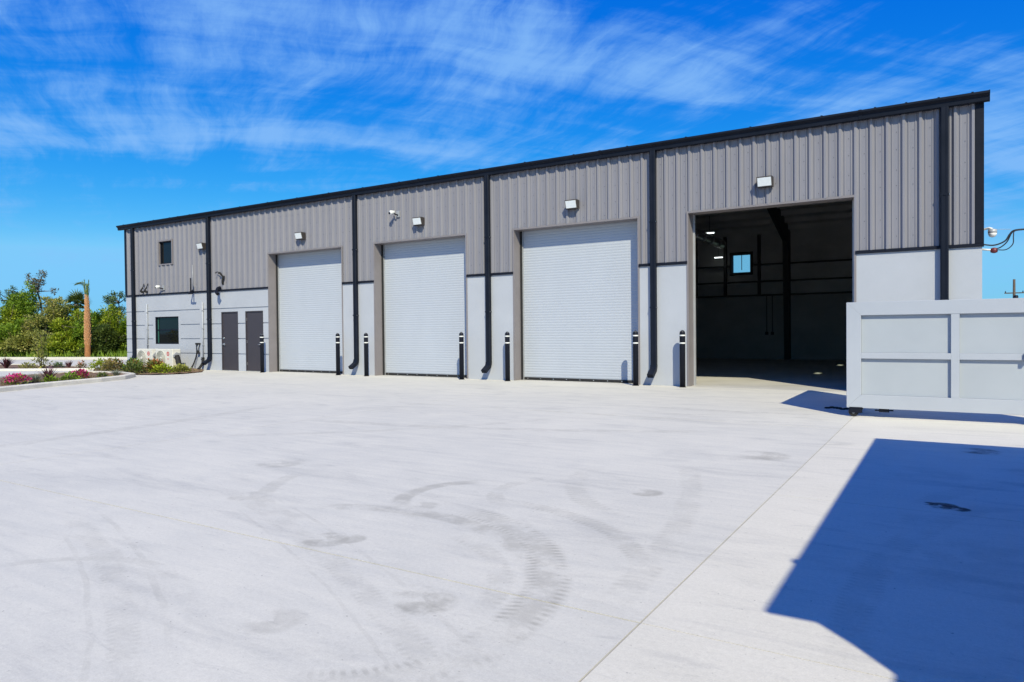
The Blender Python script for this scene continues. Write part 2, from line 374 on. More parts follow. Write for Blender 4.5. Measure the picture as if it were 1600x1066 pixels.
# ------------------------------------------------------------------ mesh builder
class MB:
    def __init__(s): s.v = []; s.f = []; s.s = []
    def quad(s, *p, smooth=False):
        i = len(s.v); s.v += [tuple(x) for x in p]; s.f.append(tuple(range(i, i + len(p)))); s.s.append(smooth)
    def box(s, x0, x1, y0, y1, z0, z1):
        i = len(s.v)
        s.v += [(x0, y0, z0), (x1, y0, z0), (x1, y1, z0), (x0, y1, z0), (x0, y0, z1), (x1, y0, z1), (x1, y1, z1), (x0, y1, z1)]
        for q in ((0, 3, 2, 1), (4, 5, 6, 7), (0, 1, 5, 4), (1, 2, 6, 5), (2, 3, 7, 6), (3, 0, 4, 7)):
            s.f.append(tuple(i + k for k in q)); s.s.append(False)
    def bbox(s, x0, x1, y0, y1, z0, z1, b=0.006):
        """box with chamfered edges"""
        bm = bmesh.new(); bmesh.ops.create_cube(bm, size=1)
        for v in bm.verts:
            v.co = ((x0 + x1) / 2 + v.co.x * (x1 - x0), (y0 + y1) / 2 + v.co.y * (y1 - y0), (z0 + z1) / 2 + v.co.z * (z1 - z0))
        bmesh.ops.bevel(bm, geom=list(bm.edges), offset=b, segments=1, affect='EDGES')
        s.add_bm(bm)
    def add_bm(s, bm, smooth=False):
        i = len(s.v); bm.verts.index_update()
        s.v += [tuple(v.co) for v in bm.verts]
        for f in bm.faces: s.f.append(tuple(i + v.index for v in f.verts)); s.s.append(smooth)
        bm.free()
    def prism(s, pts, axis, a, b):
        """closed outline (list of 2D pts) extruded along an axis: x -> (y,z), y -> (x,z), z -> (x,y)"""
        def P(p, t):
            return (t, p[0], p[1]) if axis == 'x' else (p[0], t, p[1]) if axis == 'y' else (p[0], p[1], t)
        i = len(s.v); n = len(pts)
        s.v += [P(p, a) for p in pts] + [P(p, b) for p in pts]
        s.f.append(tuple(range(i, i + n))[::-1]); s.f.append(tuple(range(i + n, i + 2 * n))); s.s += [False, False]
        for k in range(n):
            s.f.append((i + k, i + (k + 1) % n, i + n + (k + 1) % n, i + n + k)); s.s.append(False)
    def tube(s, path, r, n=10, cap=True, smooth=True):
        path = [Vector(p) for p in path]
        rs = r if isinstance(r, (list, tuple)) else [r] * len(path)
        i0 = len(s.v); up = None
        for k, p in enumerate(path):
            d = (path[min(k + 1, len(path) - 1)] - path[max(k - 1, 0)]).normalized()
            if up is None: up = d.orthogonal().normalized()
            a = (up - d * up.dot(d)); a = a.normalized() if a.length > 1e-6 else d.orthogonal().normalized()
            up = a; b = d.cross(a)
            for j in range(n):
                t = 2 * math.pi * j / n
                s.v.append(tuple(p + (a * math.cos(t) + b * math.sin(t)) * rs[k]))
        for k in range(len(path) - 1):
            for j in range(n):
                s.f.append((i0 + k * n + j, i0 + k * n + (j + 1) % n, i0 + (k + 1) * n + (j + 1) % n, i0 + (k + 1) * n + j)); s.s.append(smooth)
        if cap:
            s.f.append(tuple(i0 + j for j in range(n))[::-1]); s.s.append(False)
            k = len(path) - 1
            s.f.append(tuple(i0 + k * n + j for j in range(n))); s.s.append(False)
    def lathe(s, prof, x=0, y=0, n=20):
        """(r, z) profile turned round the vertical at x, y"""
        i0 = len(s.v)
        for r, z in prof:
            for j in range(n):
                t = 2 * math.pi * j / n; s.v.append((x + r * math.cos(t), y + r * math.sin(t), z))
        for k in range(len(prof) - 1):
            for j in range(n):
                s.f.append((i0 + k * n + j, i0 + k * n + (j + 1) % n, i0 + (k + 1) * n + (j + 1) % n, i0 + (k + 1) * n + j)); s.s.append(True)
        s.f.append(tuple(i0 + j for j in range(n))[::-1]); s.s.append(False)
        k = len(prof) - 1
        s.f.append(tuple(i0 + k * n + j for j in range(n))); s.s.append(False)
    def build(s, name, m, parent=None, props=None):
        off = Vector((0, 0, 0)); p = parent
        while p is not None: off += p.location; p = p.parent
        me = bpy.data.meshes.new(name)
        me.from_pydata([tuple(Vector(v) - off) for v in s.v], [], s.f)
        me.polygons.foreach_set('use_smooth', s.s)
        me.materials.append(m); me.update()
        o = bpy.data.objects.new(name, me); col.objects.link(o)
        if parent: o.parent = parent
        for k, v in (props or {}).items(): o[k] = v
        return o


def thing(name, label, cat, loc=(0, 0, 0), group=None):
    o = bpy.data.objects.new(name, None); o.empty_display_size = 0.2
    o.location = loc; col.objects.link(o)
    o['label'] = label; o['category'] = cat
    if group: o['group'] = group
    return o


def kids(o): return [c for c in bpy.data.objects if c.parent == o]


def copy_tree(o, loc=None, label=None, parent=None, rot=None):
    c = o.copy(); col.objects.link(c)
    if parent is not None: c.parent = parent
    if loc is not None: c.location = loc
    if rot is not None: c.rotation_euler = rot
    if label: c['label'] = label
    for ch in kids(o): copy_tree(ch, parent=c)
    return c


ST = {'kind': 'structure'}

# ------------------------------------------------------------------ the ground
g = MB(); g.quad((-2500, -2500, -0.12), (2500, -2500, -0.12), (2500, 2500, -0.12), (-2500, 2500, -0.12))
g.build('ground', M['soil'], None, ST)

Y0 = 17.04                     # outer face of the long front wall
XL, XR = -30.06, 0.59          # its two ends
YB = 33.84                     # outer face of the back wall

yard = MB(); yard.box(-53, 15, -22, Y0 + 0.1, -0.11, -0.005)
yard = yard.build('concrete_yard', M['subbase'], None, ST)


def slab(x0, x1, y0, y1, m, gap=0.003):
    s = MB(); s.box(x0 + gap, x1 - gap, y0 + gap, y1 - gap, -0.2, 0.0)
    return s.build('slab', m, yard)


ys = [-22, -13.6, -4.4, 3.214, 10.83, Y0]
xs = [-53, -45.4, -39.3, -31.7, -24.1, -16.5, -8.9, -1.27]
for i in range(len(xs) - 1):
    for j in range(len(ys) - 1):
        slab(xs[i], xs[i + 1], ys[j], ys[j + 1], M['yard'], 0.007 if (xs[i + 1] == -1.27) else 0.0025)
ya = [-22, -16, -10, -4.4, -0.6, 3.214, 6.28, 9.35, 12.4, Y0]
for x0, x1 in ((-1.27, 4.2), (4.2, 9.6), (9.6, 15.0)):
    for j in range(len(ya) - 1):
        slab(x0, x1, ya[j], ya[j + 1], M['apron'], 0.0035)

# far apron west of the building, seen beyond the beds
fw = MB()
fw.prism([(-53, Y0 + 0.02), (XL - 0.1, Y0 + 0.02), (XL - 0.1, 24.9), (-38.9, 21.95), (-47.2, 19.15), (-53, 17.2)], 'z', -0.11, -0.004)
fw.build('driveway', M['yard'], None, ST)


def ring(pts, w, z0, z1, name):
    """a kerb that follows a closed outline, w wide, inside the outline"""
    n = len(pts); c = Vector((sum(p[0] for p in pts) / n, sum(p[1] for p in pts) / n))
    inner = []
    for k in range(n):
        a, p, b = Vector(pts[k - 1]), Vector(pts[k]), Vector(pts[(k + 1) % n])
        d1, d2 = (p - a).normalized(), (b - p).normalized()
        n1, n2 = Vector((-d1.y, d1.x)), Vector((-d2.y, d2.x))
        mm = (n1 + n2).normalized(); k_ = w / max(0.35, mm.dot(n1))
        if (c - p).dot(mm) < 0 and n < 9: mm = -mm
        inner.append(p + mm * k_)
    o = MB()
    bv = 0.025
    for k in range(n):
        q = (k + 1) % n
        a, b2, c2, d2 = Vector(pts[k]), Vector(pts[q]), inner[q], inner[k]
        def Z(v, z): return (v.x, v.y, z)
        ao, bo = a.lerp(d2, bv / w), b2.lerp(c2, bv / w)
        o.quad(Z(a, z0), Z(b2, z0), Z(b2, z1 - bv), Z(a, z1 - bv))
        o.quad(Z(a, z1 - bv), Z(b2, z1 - bv), Z(bo, z1), Z(ao, z1))
        o.quad(Z(ao, z1), Z(bo, z1), Z(c2, z1), Z(d2, z1))
        o.quad(Z(d2, z1), Z(c2, z1), Z(c2, z0), Z(d2, z0))
    k = o.build(name, M['kerb'], None, ST)
    return k, [(p.x, p.y) for p in inner]


def bed(pts, z, name, lump=0.03):
    o = MB(); bm = bmesh.new()
    bm.faces.new([bm.verts.new((x, y, z)) for x, y in pts])
    bmesh.ops.triangulate(bm, faces=list(bm.faces))
    for _ in range(3): bmesh.ops.subdivide_edges(bm, edges=list(bm.edges), cuts=1, use_grid_fill=True)
    for v in bm.verts: v.co.z += rnd.uniform(-lump, lump)
    o.add_bm(bm, True)
    return o.build(name, M['mulch'], None, ST)


# counter-clockwise outlines
near = [(-17.2, 2.0), (-20.9, 9.75), (-21.5, 11.4), (-22.0, 12.4), (-22.9, 13.25), (-24.3, 13.6), (-25.6, 13.45), (-26.2, 12.7), (-26.1, 11.6), (-25.6, 10.4), (-21.6, 2.0)]
_, inn = ring(near, 0.16, -0.02, 0.13, 'kerb')
bed(inn, 0.085, 'planting_bed')
mid = [(-36.0, 11.0), (-31.0, 13.6), (-29.2, 14.6), (-28.9, 15.1), (-29.6, 15.5), (-32.5, 16.0), (-36.5, 15.9), (-40.5, 14.0), (-41, 11.5)]
_, inn = ring(mid, 0.16, -0.02, 0.09, 'kerb')
bed(inn, 0.06, 'planting_bed')
fb = [(-28.4, 14.75), (-27.2, 14.15), (-25.6, 13.75), (-24.2, 13.75), (-23.2, 14.15), (-22.8, 14.9), (-23.2, 15.9), (-24.6, 16.95), (-29.9, 16.98), (-29.9, 15.6)]
bed(fb, 0.035, 'planting_bed', 0.02)
# far kerb in front of the hedge
fk = MB()
A, B_ = Vector((-60, 14.9)), Vector((-34.5, 23.55)); dn = (B_ - A).normalized(); nn = Vector((-dn.y, dn.x)) * 0.2
fk.prism([tuple(A), tuple(B_), tuple(B_ + nn), tuple(A + nn)], 'z', -0.1, 0.14)
fk.build('kerb', M['kerb'], None, ST)

# ------------------------------------------------------------------ the warehouse
wh = thing('warehouse', 'long grey metal warehouse with four tall door openings over pale lower walls and black gutter', 'warehouse', (-14.7, Y0, 0))
HD = 4.26                       # door head
ZB = 3.03                       # top of the lower wall
ZT = 5.90                       # top of the siding
DEP = 0.36                      # reveal
OPEN = [(-20.86, -17.22), (-15.74, -12.13), (-10.45, -6.74), (-5.42, -1.74)]
MAN = [(-23.60, -22.64), (-22.19, -21.22)]          # two walk doors
LW = (-27.94, -26.34, 1.00, 2.12)                    # lower window
UW = (-27.60, -26.72, 4.28, 5.20)                    # upper window

# lower walls between the big doors
for a, b in ((OPEN[0][1], OPEN[1][0]), (OPEN[1][1], OPEN[2][0]), (OPEN[2][1], OPEN[3][0]), (OPEN[3][1], XR)):
    w = MB(); w.box(a + 0.012, b - 0.012 if b != XR else b, Y0, Y0 + 0.30, 0.0, ZB)
    w.build('wall_panel', M['stucco'], wh)
# left part of the lower wall: courses with recessed reveals
zc = [0.0, 0.64, 1.215, 1.785, 2.365, ZB]
back = MB()
for a, b, z0, z1 in ((XL, LW[0] - .01, 0, ZB), (LW[0] - .01, LW[1] + .01, 0, LW[2] - .01), (LW[0] - .01, LW[1] + .01, LW[3] + .01, ZB), (LW[1] + .01, MAN[0][0] - .01, 0, ZB),
                     (MAN[0][1] + .01, MAN[1][0] - .01, 0, ZB), (MAN[1][1] + .01, OPEN[0][0] - 0.012, 0, ZB),
                     (MAN[0][0] - .01, MAN[0][1] + .01, 2.24, ZB), (MAN[1][0] - .01, MAN[1][1] + .01, 2.24, ZB)):
    back.box(a, b, Y0 + 0.034, Y0 + 0.30, z0, z1)
back.build('wall_core', M['stucco'], wh)
DH = 2.22
for k in range(5):
    z0, z1 = zc[k] + (0.016 if k else 0), zc[k + 1] - (0.016 if k < 4 else 0)
    cuts = []
    if z0 < DH: cuts += [(MAN[0][0] - .012, MAN[0][1] + .012), (MAN[1][0] - .012, MAN[1][1] + .012)]
    if z1 > LW[2] and z0 < LW[3]: cuts.append((LW[0] - 0.16, LW[1] + 0.12))
    cuts.sort(); x = XL; spans = []
    for c in cuts: spans.append((x, c[0])); x = c[1]
    spans.append((x, OPEN[0][0] - 0.012))
    for a, b in spans:
        zt = z1
        w = MB(); w.box(a, b, Y0, Y0 + 0.0338, z0, zt); w.build('wall_panel', M['stucco'], wh)
    if z0 < DH < z1:            # strip over the walk doors
        for d in MAN:
            w = MB(); w.box(d[0] - .0118, d[1] + .0118, Y0, Y0 + 0.0338, DH + 0.012, z1); w.build('wall_panel', M['stucco'], wh)
w = MB()                        # plain border round the window
w.box(LW[0] - 0.158, LW[0], Y0 - 0.002, Y0 + 0.0338, 0.66, 2.34); w.box(LW[1], LW[1] + 0.118, Y0 - 0.002, Y0 + 0.0338, 0.66, 2.34)
w.box(LW[0], LW[1], Y0 - 0.002, Y0 + 0.0338, 0.66, LW[2]); w.box(LW[0], LW[1], Y0 - 0.002, Y0 + 0.0338, LW[3], 2.34)
w.build('window_border', M['stucco'], wh)

# metal siding: one sheet per rib
PITCH = 0.3065
RB = [(0.0, 0.03), (0.046, 0.03), (0.056, 0.018), (0.072, 0.018), (0.082, 0.03), (0.096, 0.03), (0.132, -0.020), (0.1745, -0.020), (0.2105, 0.03),
      (0.2245, 0.03), (0.2345, 0.018), (0.2505, 0.018), (0.2605, 0.03), (PITCH, 0.03)]


def profile(a, b, xs0):
    pts = [(xs0 + x, y) for x, y in RB]
    out = []
    def at(x):
        for (x1, y1), (x2, y2) in zip(pts, pts[1:]):
            if x1 <= x <= x2: return y1 + (y2 - y1) * (x - x1) / (x2 - x1)
        return 0.03
    out.append((a, at(a))); out += [p for p in pts if a < p[0] < b]; out.append((b, at(b)))
    return out


ZS = ZB + 0.055
holes = [(a - 0.0, b + 0.0, 0, HD + 0.03) for a, b in OPEN] + [(UW[0] - 0.02, UW[1] + 0.02, UW[2] - 0.02, UW[3] + 0.02)]
n = int(round((XR - XL) / PITCH))
p_ = (XR - XL) / n
for i in range(n):
    a, b = XL + i * p_, XL + (i + 1) * p_
    cuts = sorted({a, b} | {h[k] for h in holes for k in (0, 1) if a + 0.003 < h[k] < b - 0.003})
    for c, d in zip(cuts, cuts[1:]):
        mid_ = (c + d) / 2
        zr = [(ZS, ZT)]
        for h in holes:
            if h[0] < mid_ < h[1]:
                if h[2] == 0: zr = [(h[3], ZT)]
                else: zr = [(ZS, h[2]), (h[3], ZT)]
        pr = profile(c, d, a)
        for z0, z1 in zr:
            w = MB()
            for (x1, y1), (x2, y2) in zip(pr, pr[1:]):
                w.quad((x1, Y0 + y1, z0), (x2, Y0 + y2, z0), (x2, Y0 + y2, z1), (x1, Y0 + y1, z1))
            for (x1, y1), (x2, y2) in zip(pr, pr[1:]):          # folded bottom hem
                w.quad((x1, Y0 + y1, z0), (x1, Y0 + 0.05, z0), (x2, Y0 + 0.05, z0), (x2, Y0 + y2, z0))
            w.build('siding_panel', M['siding'], wh)
# screws on the siding: rows at the girts
scr = MB()
for i in range(n):
    xx = XL + (i + 0.06) * p_
    for z in (3.35, 3.72, 4.42, 4.75, 5.18, 5.55):
        if any(h[0] - .05 < xx < h[1] + .05 and h[2] < z < h[3] for h in holes): continue
        scr.box(xx - .005, xx + .005, Y0 + 0.022, Y0 + 0.032, z - .005, z + .005)
scr.build('screws', M['black'], wh, {'kind': 'stuff'})
# liner behind siding (keeps the hall dark), with holes for the doors and the window
ln = MB()
xsL = sorted({XL, XR, *[v for o_ in OPEN for v in (o_[0] - 0.014, o_[1] + 0.014)], UW[0], UW[1]})
for a, b in zip(xsL, xsL[1:]):
    m_ = (a + b) / 2
    if any(o_[0] < m_ < o_[1] for o_ in OPEN): ln.box(a, b, Y0 + 0.06, Y0 + 0.24, HD + 0.032, ZT)
    elif UW[0] < m_ < UW[1]:
        ln.box(a, b, Y0 + 0.06, Y0 + 0.24, ZB, UW[2]); ln.box(a, b, Y0 + 0.06, Y0 + 0.24, UW[3], ZT)
    else: ln.box(a, b, Y0 + 0.06, Y0 + 0.24, ZB, ZT)
ln.build('wall_liner', M['inner'], wh)

# black band between wall and siding
xb = [XL, OPEN[0][0] - 0.03, OPEN[0][1] + 0.03, OPEN[1][0] - 0.03, OPEN[1][1] + 0.03, OPEN[2][0] - 0.03, OPEN[2][1] + 0.03, OPEN[3][0] - 0.03, OPEN[3][1] + 0.03, XR - 0.16]
for a, b in zip(xb[::2], xb[1::2]):
    w = MB(); w.prism([(Y0 - 0.035, ZB - 0.012), (Y0 - 0.035, ZB + 0.045), (Y0 - 0.015, ZB + 0.060), (Y0 + 0.06, ZB + 0.060), (Y0 + 0.06, ZB - 0.012)], 'x', a, b)
    w.build('band_trim', M['black'], wh)
w = MB(); w.prism([(Y0 - 0.036, ZB - 0.012), (Y0 - 0.036, ZB + 0.046), (Y0 - 0.016, ZB + 0.061), (Y0 + 0.06, ZB + 0.061), (Y0 + 0.06, ZB - 0.012)], 'x', XR - 0.16, XR + 0.03)
w.build('band_trim', M['black'], wh)
# corner trims
for a, b in ((XL - 0.03, XL + 0.13), (XR - 0.115, XR + 0.03)):
    w = MB(); w.box(a, b, Y0 - 0.024, Y0 + 0.17, ZB + 0.062, ZT); w.build('corner_trim', M['black'], wh)

# jamb and head trims of the four big openings
for i, (a, b) in enumerate(OPEN):
    for x, sgn in ((a, 1), (b, -1)):
        w = MB()
        w.box(min(x, x - sgn * 0.045), max(x, x - sgn * 0.045), Y0 - 0.016, Y0 - 0.0005, 0.0, HD + 0.05)
        w.box(min(x, x - sgn * 0.011), max(x, x - sgn * 0.011), Y0 - 0.0005, Y0 + DEP, 0.0, HD + 0.03)
        w.build('jamb_trim', M['trim_tan'], wh)
    w = MB()
    w.box(a, b, Y0 - 0.016, Y0 + 0.002, HD, HD + 0.05); w.box(a, b, Y0 + 0.002, Y0 + DEP, HD, HD + 0.029)
    w.build('head_trim', M['trim_tan'], wh)

# three closed roll-up doors
prof = []
SL = 0.0735
k = 0
z = 0.075
while z < HD + 0.1:
    for dz, dy in ((0, 0.0), (0.006, -0.0015), (0.026, -0.0045), (0.048, -0.0045), (0.068, -0.002), (SL - 0.001, 0.0)):
        prof.append((DEP + 0.045 + dy, z + dz))
    z += SL


def rollup(a, b):
    w = MB()
    for (y1, z1), (y2, z2) in zip(prof, prof[1:]):
        w.quad((a + 0.03, Y0 + y1, z1), (b - 0.03, Y0 + y1, z1), (b - 0.03, Y0 + y2, z2), (a + 0.03, Y0 + y2, z2))
    w.box(a + 0.03, b - 0.03, Y0 + DEP + 0.05, Y0 + DEP + 0.07, 0.05, HD + 0.2)
    d = w.build('roll_up_door', M['curtain'], wh)
    for x0, x1 in ((a, a + 0.075), (b - 0.075, b)):
        g_ = MB(); g_.box(x0 + 0.001, x1, Y0 + DEP + 0.001, Y0 + DEP + 0.025, 0, HD + 0.02); g_.build('door_guide', M['guide'], d)
    e = MB(); e.box(a + 0.001, a + 0.05, Y0 + DEP - 0.045, Y0 + DEP, 0, HD); e.build('side_seal', M['rubber'], d)
    bb = MB(); bb.box(a + 0.076, b - 0.076, Y0 + DEP + 0.005, Y0 + DEP + 0.05, 0.004, 0.075); bb.build('bottom_bar', M['rubber'], d)
    sb = MB()
    for q in range(9):
        xx = a + 0.2 + q * (b - a - 0.4) / 8; sb.box(xx - .012, xx + .012, Y0 + DEP - 0.003, Y0 + DEP + 0.006, 0.03, 0.055)
    sb.build('bar_bolts', M['steel'], d, {'kind': 'stuff'})


for o_ in OPEN[:3]: rollup(*o_)
a, b = OPEN[3]
w = MB(); w.box(a + 0.001, a + 0.045, Y0 + DEP + 0.001, Y0 + DEP + 0.06, 0, HD + 0.02); w.build('door_guide', M['guide'], wh)
w = MB(); w.box(b - 0.07, b - 0.001, Y0 + DEP + 0.001, Y0 + DEP + 0.06, 0, HD + 0.02); w.build('door_guide', M['guide'], wh)

# walk doors
for i, (a, b) in enumerate(MAN):
    d = MB(); d.bbox(a + 0.04, b - 0.04, Y0 + 0.02, Y0 + 0.065, 0.025, DH - 0.035, 0.003)
    d = d.build('walk_door', M['door'], wh)
    f = MB(); f.box(a - .01, a + 0.036, Y0 - 0.006, Y0 + 0.1, 0, DH); f.box(b - 0.036, b + .01, Y0 - 0.006, Y0 + 0.1, 0, DH); f.box(a + .0362, b - .0362, Y0 - 0.0055, Y0 + 0.1, DH - 0.03, DH - .0002)
    f.build('door_frame', M['door'], d)
    s = MB(); s.box(a + 0.037, b - 0.037, Y0 - 0.05, Y0 + 0.09, 0.001, 0.02); s.build('threshold', M['slate'], d)
    hx = b - 0.038 if i == 0 else a + 0.038
    for z in (0.28, 1.1, 1.93):
        h = MB(); h.box(hx - .012, hx + .012, Y0 + 0.006, Y0 + 0.021, z - .055, z + .055); h.build('hinge', M['steel'], d)
    lx = a + 0.115 if i == 0 else b - 0.115
    h = MB(); h.tube([(lx, Y0 + 0.021, 1.0), (lx, Y0 - 0.045, 1.0)], 0.022, 12); h.tube([(lx, Y0 - 0.04, 1.0), (lx + (0.12 if i == 0 else -0.12), Y0 - 0.045, 0.995)], 0.011, 8)
    h.tube([(lx, Y0 + 0.021, 1.0), (lx, Y0 + 0.010, 1.0)], 0.042, 14)
    h.build('handle', M['steel'], d)
    h = MB(); h.tube([(lx, Y0 + 0.021, 1.23), (lx, Y0 - 0.008, 1.23)], 0.034, 14); h.build('deadbolt', M['steel'], d)


def window(x0, x1, z0, z1, y, name, rails, glass, frame='black', fw=0.05, into=1):
    """frame set back in the wall, with glass panes between rails (heights)"""
    f = MB()
    d0, d1 = (y + 0.05, y + 0.12) if into > 0 else (y - 0.12, y - 0.05)
    f.box(x0, x0 + fw, d0, d1, z0, z1); f.box(x1 - fw, x1, d0, d1, z0, z1)
    f.box(x0 + fw, x1 - fw, d0, d1, z0, z0 + fw); f.box(x0 + fw, x1 - fw, d0, d1, z1 - fw, z1)
    for r in rails: f.box(x0 + fw, x1 - fw, d0 + 0.002, d1 - 0.002, r - 0.022, r + 0.022)
    o = f.build(name, M[frame], wh)
    e = [z0 + fw] + [v for r in rails for v in (r - 0.022, r + 0.022)] + [z1 - fw]
    for lo, hi in zip(e[::2], e[1::2]):
        p = MB(); p.box(x0 + fw, x1 - fw, (d0 + d1) / 2, (d0 + d1) / 2 + 0.012, lo, hi); p.build('pane', M[glass], o)
    return o


wl = window(*LW, Y0, 'window', [1.58], 'glass')
rv = MB(); rv.box(LW[0] - .0005, LW[0] + 0.03, Y0 + 0.001, Y0 + 0.05, LW[2], LW[3]); rv.box(LW[1] - 0.03, LW[1] + .0005, Y0 + 0.001, Y0 + 0.05, LW[2], LW[3])
rv.box(LW[0] + 0.03, LW[1] - 0.03, Y0 + 0.001, Y0 + 0.05, LW[3] - 0.03, LW[3]); rv.build('sill', M['black'], wl)
gs = MB(); gs.box(LW[0] + 0.051, LW[0] + 0.12, Y0 + 0.073, Y0 + 0.083, LW[2] + 0.05, LW[3] - 0.05)
M['teal'] = mat('jamb_green', (0.03, 0.11, 0.085), 0.5); gs.build('jamb_strip', M['teal'], wl)
wu = window(*UW, Y0 + 0.01, 'window', [], 'glass')
tr_ = MB()
tr_.box(UW[0] - 0.06, UW[0], Y0 - 0.018, Y0 + 0.12, UW[2] - 0.05, UW[3] + 0.06); tr_.box(UW[1], UW[1] + 0.06, Y0 - 0.018, Y0 + 0.12, UW[2] - 0.05, UW[3] + 0.06)
tr_.box(UW[0], UW[1], Y0 - 0.0178, Y0 + 0.12, UW[3], UW[3] + 0.0598); tr_.box(UW[0], UW[1], Y0 - 0.0178, Y0 + 0.12, UW[2] - 0.0498, UW[2])
tr_.build('window_trim', M['trim_tan'], wu)

# gutter in lengths, and six downspouts
GP = [(0.03, 5.905), (-0.10, 5.885), (-0.125, 5.90), (-0.135, 5.985), (-0.195, 6.035), (-0.195, 6.075), (-0.178, 6.082), (0.03, 6.085)]
seams = [XL - 0.34, -26.0, -19.9, -13.75, -7.7, -1.6, XR + 0.12]
for a, b in zip(seams, seams[1:]):
    w = MB(); w.prism([(Y0 + y, z) for y, z in GP], 'x', a + 0.0015, b - 0.0015)
    gt = w.build('gutter', M['gutter'], wh)
    s = MB(); s.prism([(Y0 + y * 1.03 - 0.004, z + (0.006 if z > 6 else -0.004)) for y, z in GP], 'x', b - 0.03, b + 0.03) if b < 0 else s.prism([(Y0 + y * 1.02 - 0.003, z + (0.005 if z > 6 else -0.003)) for y, z in GP], 'x', b - 0.012, b + 0.004)
    s.build('gutter_seam', M['gutter'], gt)
    c = MB(); nclip = 4
    for q in range(nclip):
        xx = a + (q + 0.5) * (b - a) / nclip; c.box(xx - .02, xx + .02, Y0 - 0.20, Y0 + 0.03, 6.083, 6.09)
    c.build('gutter_clips', M['gutter'], gt, {'kind': 'stuff'})


def downspout(x, zb=0.50):
    w = MB(); w_, y1, y0 = 0.074, Y0 - 0.028, Y0 - 0.135
    w.prism([(x - w_, y1), (x - w_, y0 + .02), (x - w_ + .02, y0), (x - .03, y0), (x - .022, y0 + .008), (x + .022, y0 + .008), (x + .03, y0), (x + w_ - .02, y0), (x + w_, y0 + .02), (x + w_, y1)], 'z', zb, 5.90)
    d = w.build('downspout', M['gutter'], wh)
    e = MB(); pts = []
    c = Vector((0, y1 - .0535, zb))
    path = [(y1 - .0535, zb + 0.02, 0), (y1 - .0535 - .012, zb - 0.05, 20), (y1 - .10, zb - 0.115, 42), (y1 - .32, zb - 0.25, 52)]
    rings = []
    for (yy, zz, a) in path:
        ar = R(a); hy, hz = math.cos(ar) * 0.054, -math.sin(ar) * 0.054
        rings.append([(x - w_ - .003, yy + hy, zz + hz), (x + w_ + .003, yy + hy, zz + hz), (x + w_ + .003, yy - hy, zz - hz), (x - w_ - .003, yy - hy, zz - hz)])
    for r1, r2 in zip(rings, rings[1:]):
        for q in range(4): e.quad(r1[q], r1[(q + 1) % 4], r2[(q + 1) % 4], r2[q])
    e.quad(*[tuple(Vector(v) + Vector((0, .008, .008))) for v in rings[-1]])
    e.build('elbow', M['gutter'], d)
    for z in (1.95, 4.1):
        s = MB(); s.box(x - w_ - .004, x + w_ + .004, y0 - .004, Y0 - .02, z, z + .035); s.build('strap', M['gutter'], d)
        b_ = MB(); b_.box(x + w_ + .004, x + w_ + .014, y0 + .02, y0 + .035, z + .01, z + .025); b_.build('rivet', M['steel'], d)


for x in (-29.38, -24.25, -16.53, -11.30, -6.30, -0.055): downspout(x)

# roof, gables, back wall
YM = (Y0 + YB) / 2
ZR = 5.93 + (YM - Y0) * 0.25
w = MB()
w.prism([(Y0 + 0.03, 5.91), (YM, ZR - 0.02), (YB - 0.03, 5.91), (YB + 0.1, 5.99), (YM, ZR + 0.08), (Y0 + 0.031, 6.08)], 'x', XL - 0.05, XR + 0.05)
w.build('roof', M['roof'], wh)
w = MB()
w.prism([(Y0 + 0.26, 5.89), (YM, ZR - 0.1), (YB - 0.26, 5.89), (YB - 0.26, 5.93), (YM, ZR - 0.04), (Y0 + 0.26, 5.93)], 'x', XL + 0.2, XR - 0.2)
w.build('roof_lining', M['inner'], wh)
GW = [(18.55, 19.45, 5.05, 5.60), (23.9, 24.8, 5.05, 5.60)]      # two small windows high in the right gable
for x0, x1, side in ((XL, XL + 0.22, 'l'), (XR - 0.22, XR, 'r')):
    w = MB(); w.box(x0, x1, Y0 + 0.302, YB, 0, ZB); w.build('wall_panel', M['stucco'], wh)
    w = MB()
    if side == 'l':
        w.prism([(Y0 + 0.16, ZB + .001), (YB, ZB + .001), (YB, 5.9), (YM, ZR - 0.03), (Y0 + 0.16, 5.9)], 'x', x0, x1)
    else:
        yy = [Y0 + 0.16, GW[0][0], GW[0][1], GW[1][0], GW[1][1], YB]
        def zr_(y): return 5.9 + (min(y, 2 * YM - y) - Y0) * 0.25 - 0.03
        for q in range(5):
            ya_, yb_ = yy[q], yy[q + 1]
            top = [(yb_, zr_(yb_)), (YM, zr_(YM)), (ya_, zr_(ya_))] if ya_ < YM < yb_ else [(yb_, zr_(yb_)), (ya_, zr_(ya_))]
            if q in (1, 3):
                gw = GW[q // 2]
                w.prism([(ya_, ZB + .001), (yb_, ZB + .001), (yb_, gw[2]), (ya_, gw[2])], 'x', x0, x1)
                w.prism([(ya_, gw[3]), (yb_, gw[3])] + top, 'x', x0, x1)
            else:
                w.prism([(ya_, ZB + .001), (yb_, ZB + .001)] + top, 'x', x0, x1)
    w.build('gable_wall', M['siding'], wh)
    w = MB()                                   # ribs of the gable sheets
    sx = x0 - 0.03 if side == 'l' else x1
    for q in range(int((YB - Y0) / 0.305)):
        y = Y0 + 0.3 + q * 0.305
        if y > YB - 0.2: break
        zt = 5.9 + (min(y, 2 * YM - y) - Y0) * 0.25 - 0.05
        seg = [(ZB + 0.07, zt)]
        for gw in GW:
            if side == 'r' and gw[0] - .06 < y < gw[1] + .06: seg = [(ZB + 0.07, gw[2] - .05), (gw[3] + .05, zt)]
        for z0, z1 in seg: w.box(sx, sx + 0.03, y - 0.03, y + 0.03, z0, z1)
    w.build('gable_ribs', M['siding'], wh, {'kind': 'stuff'})
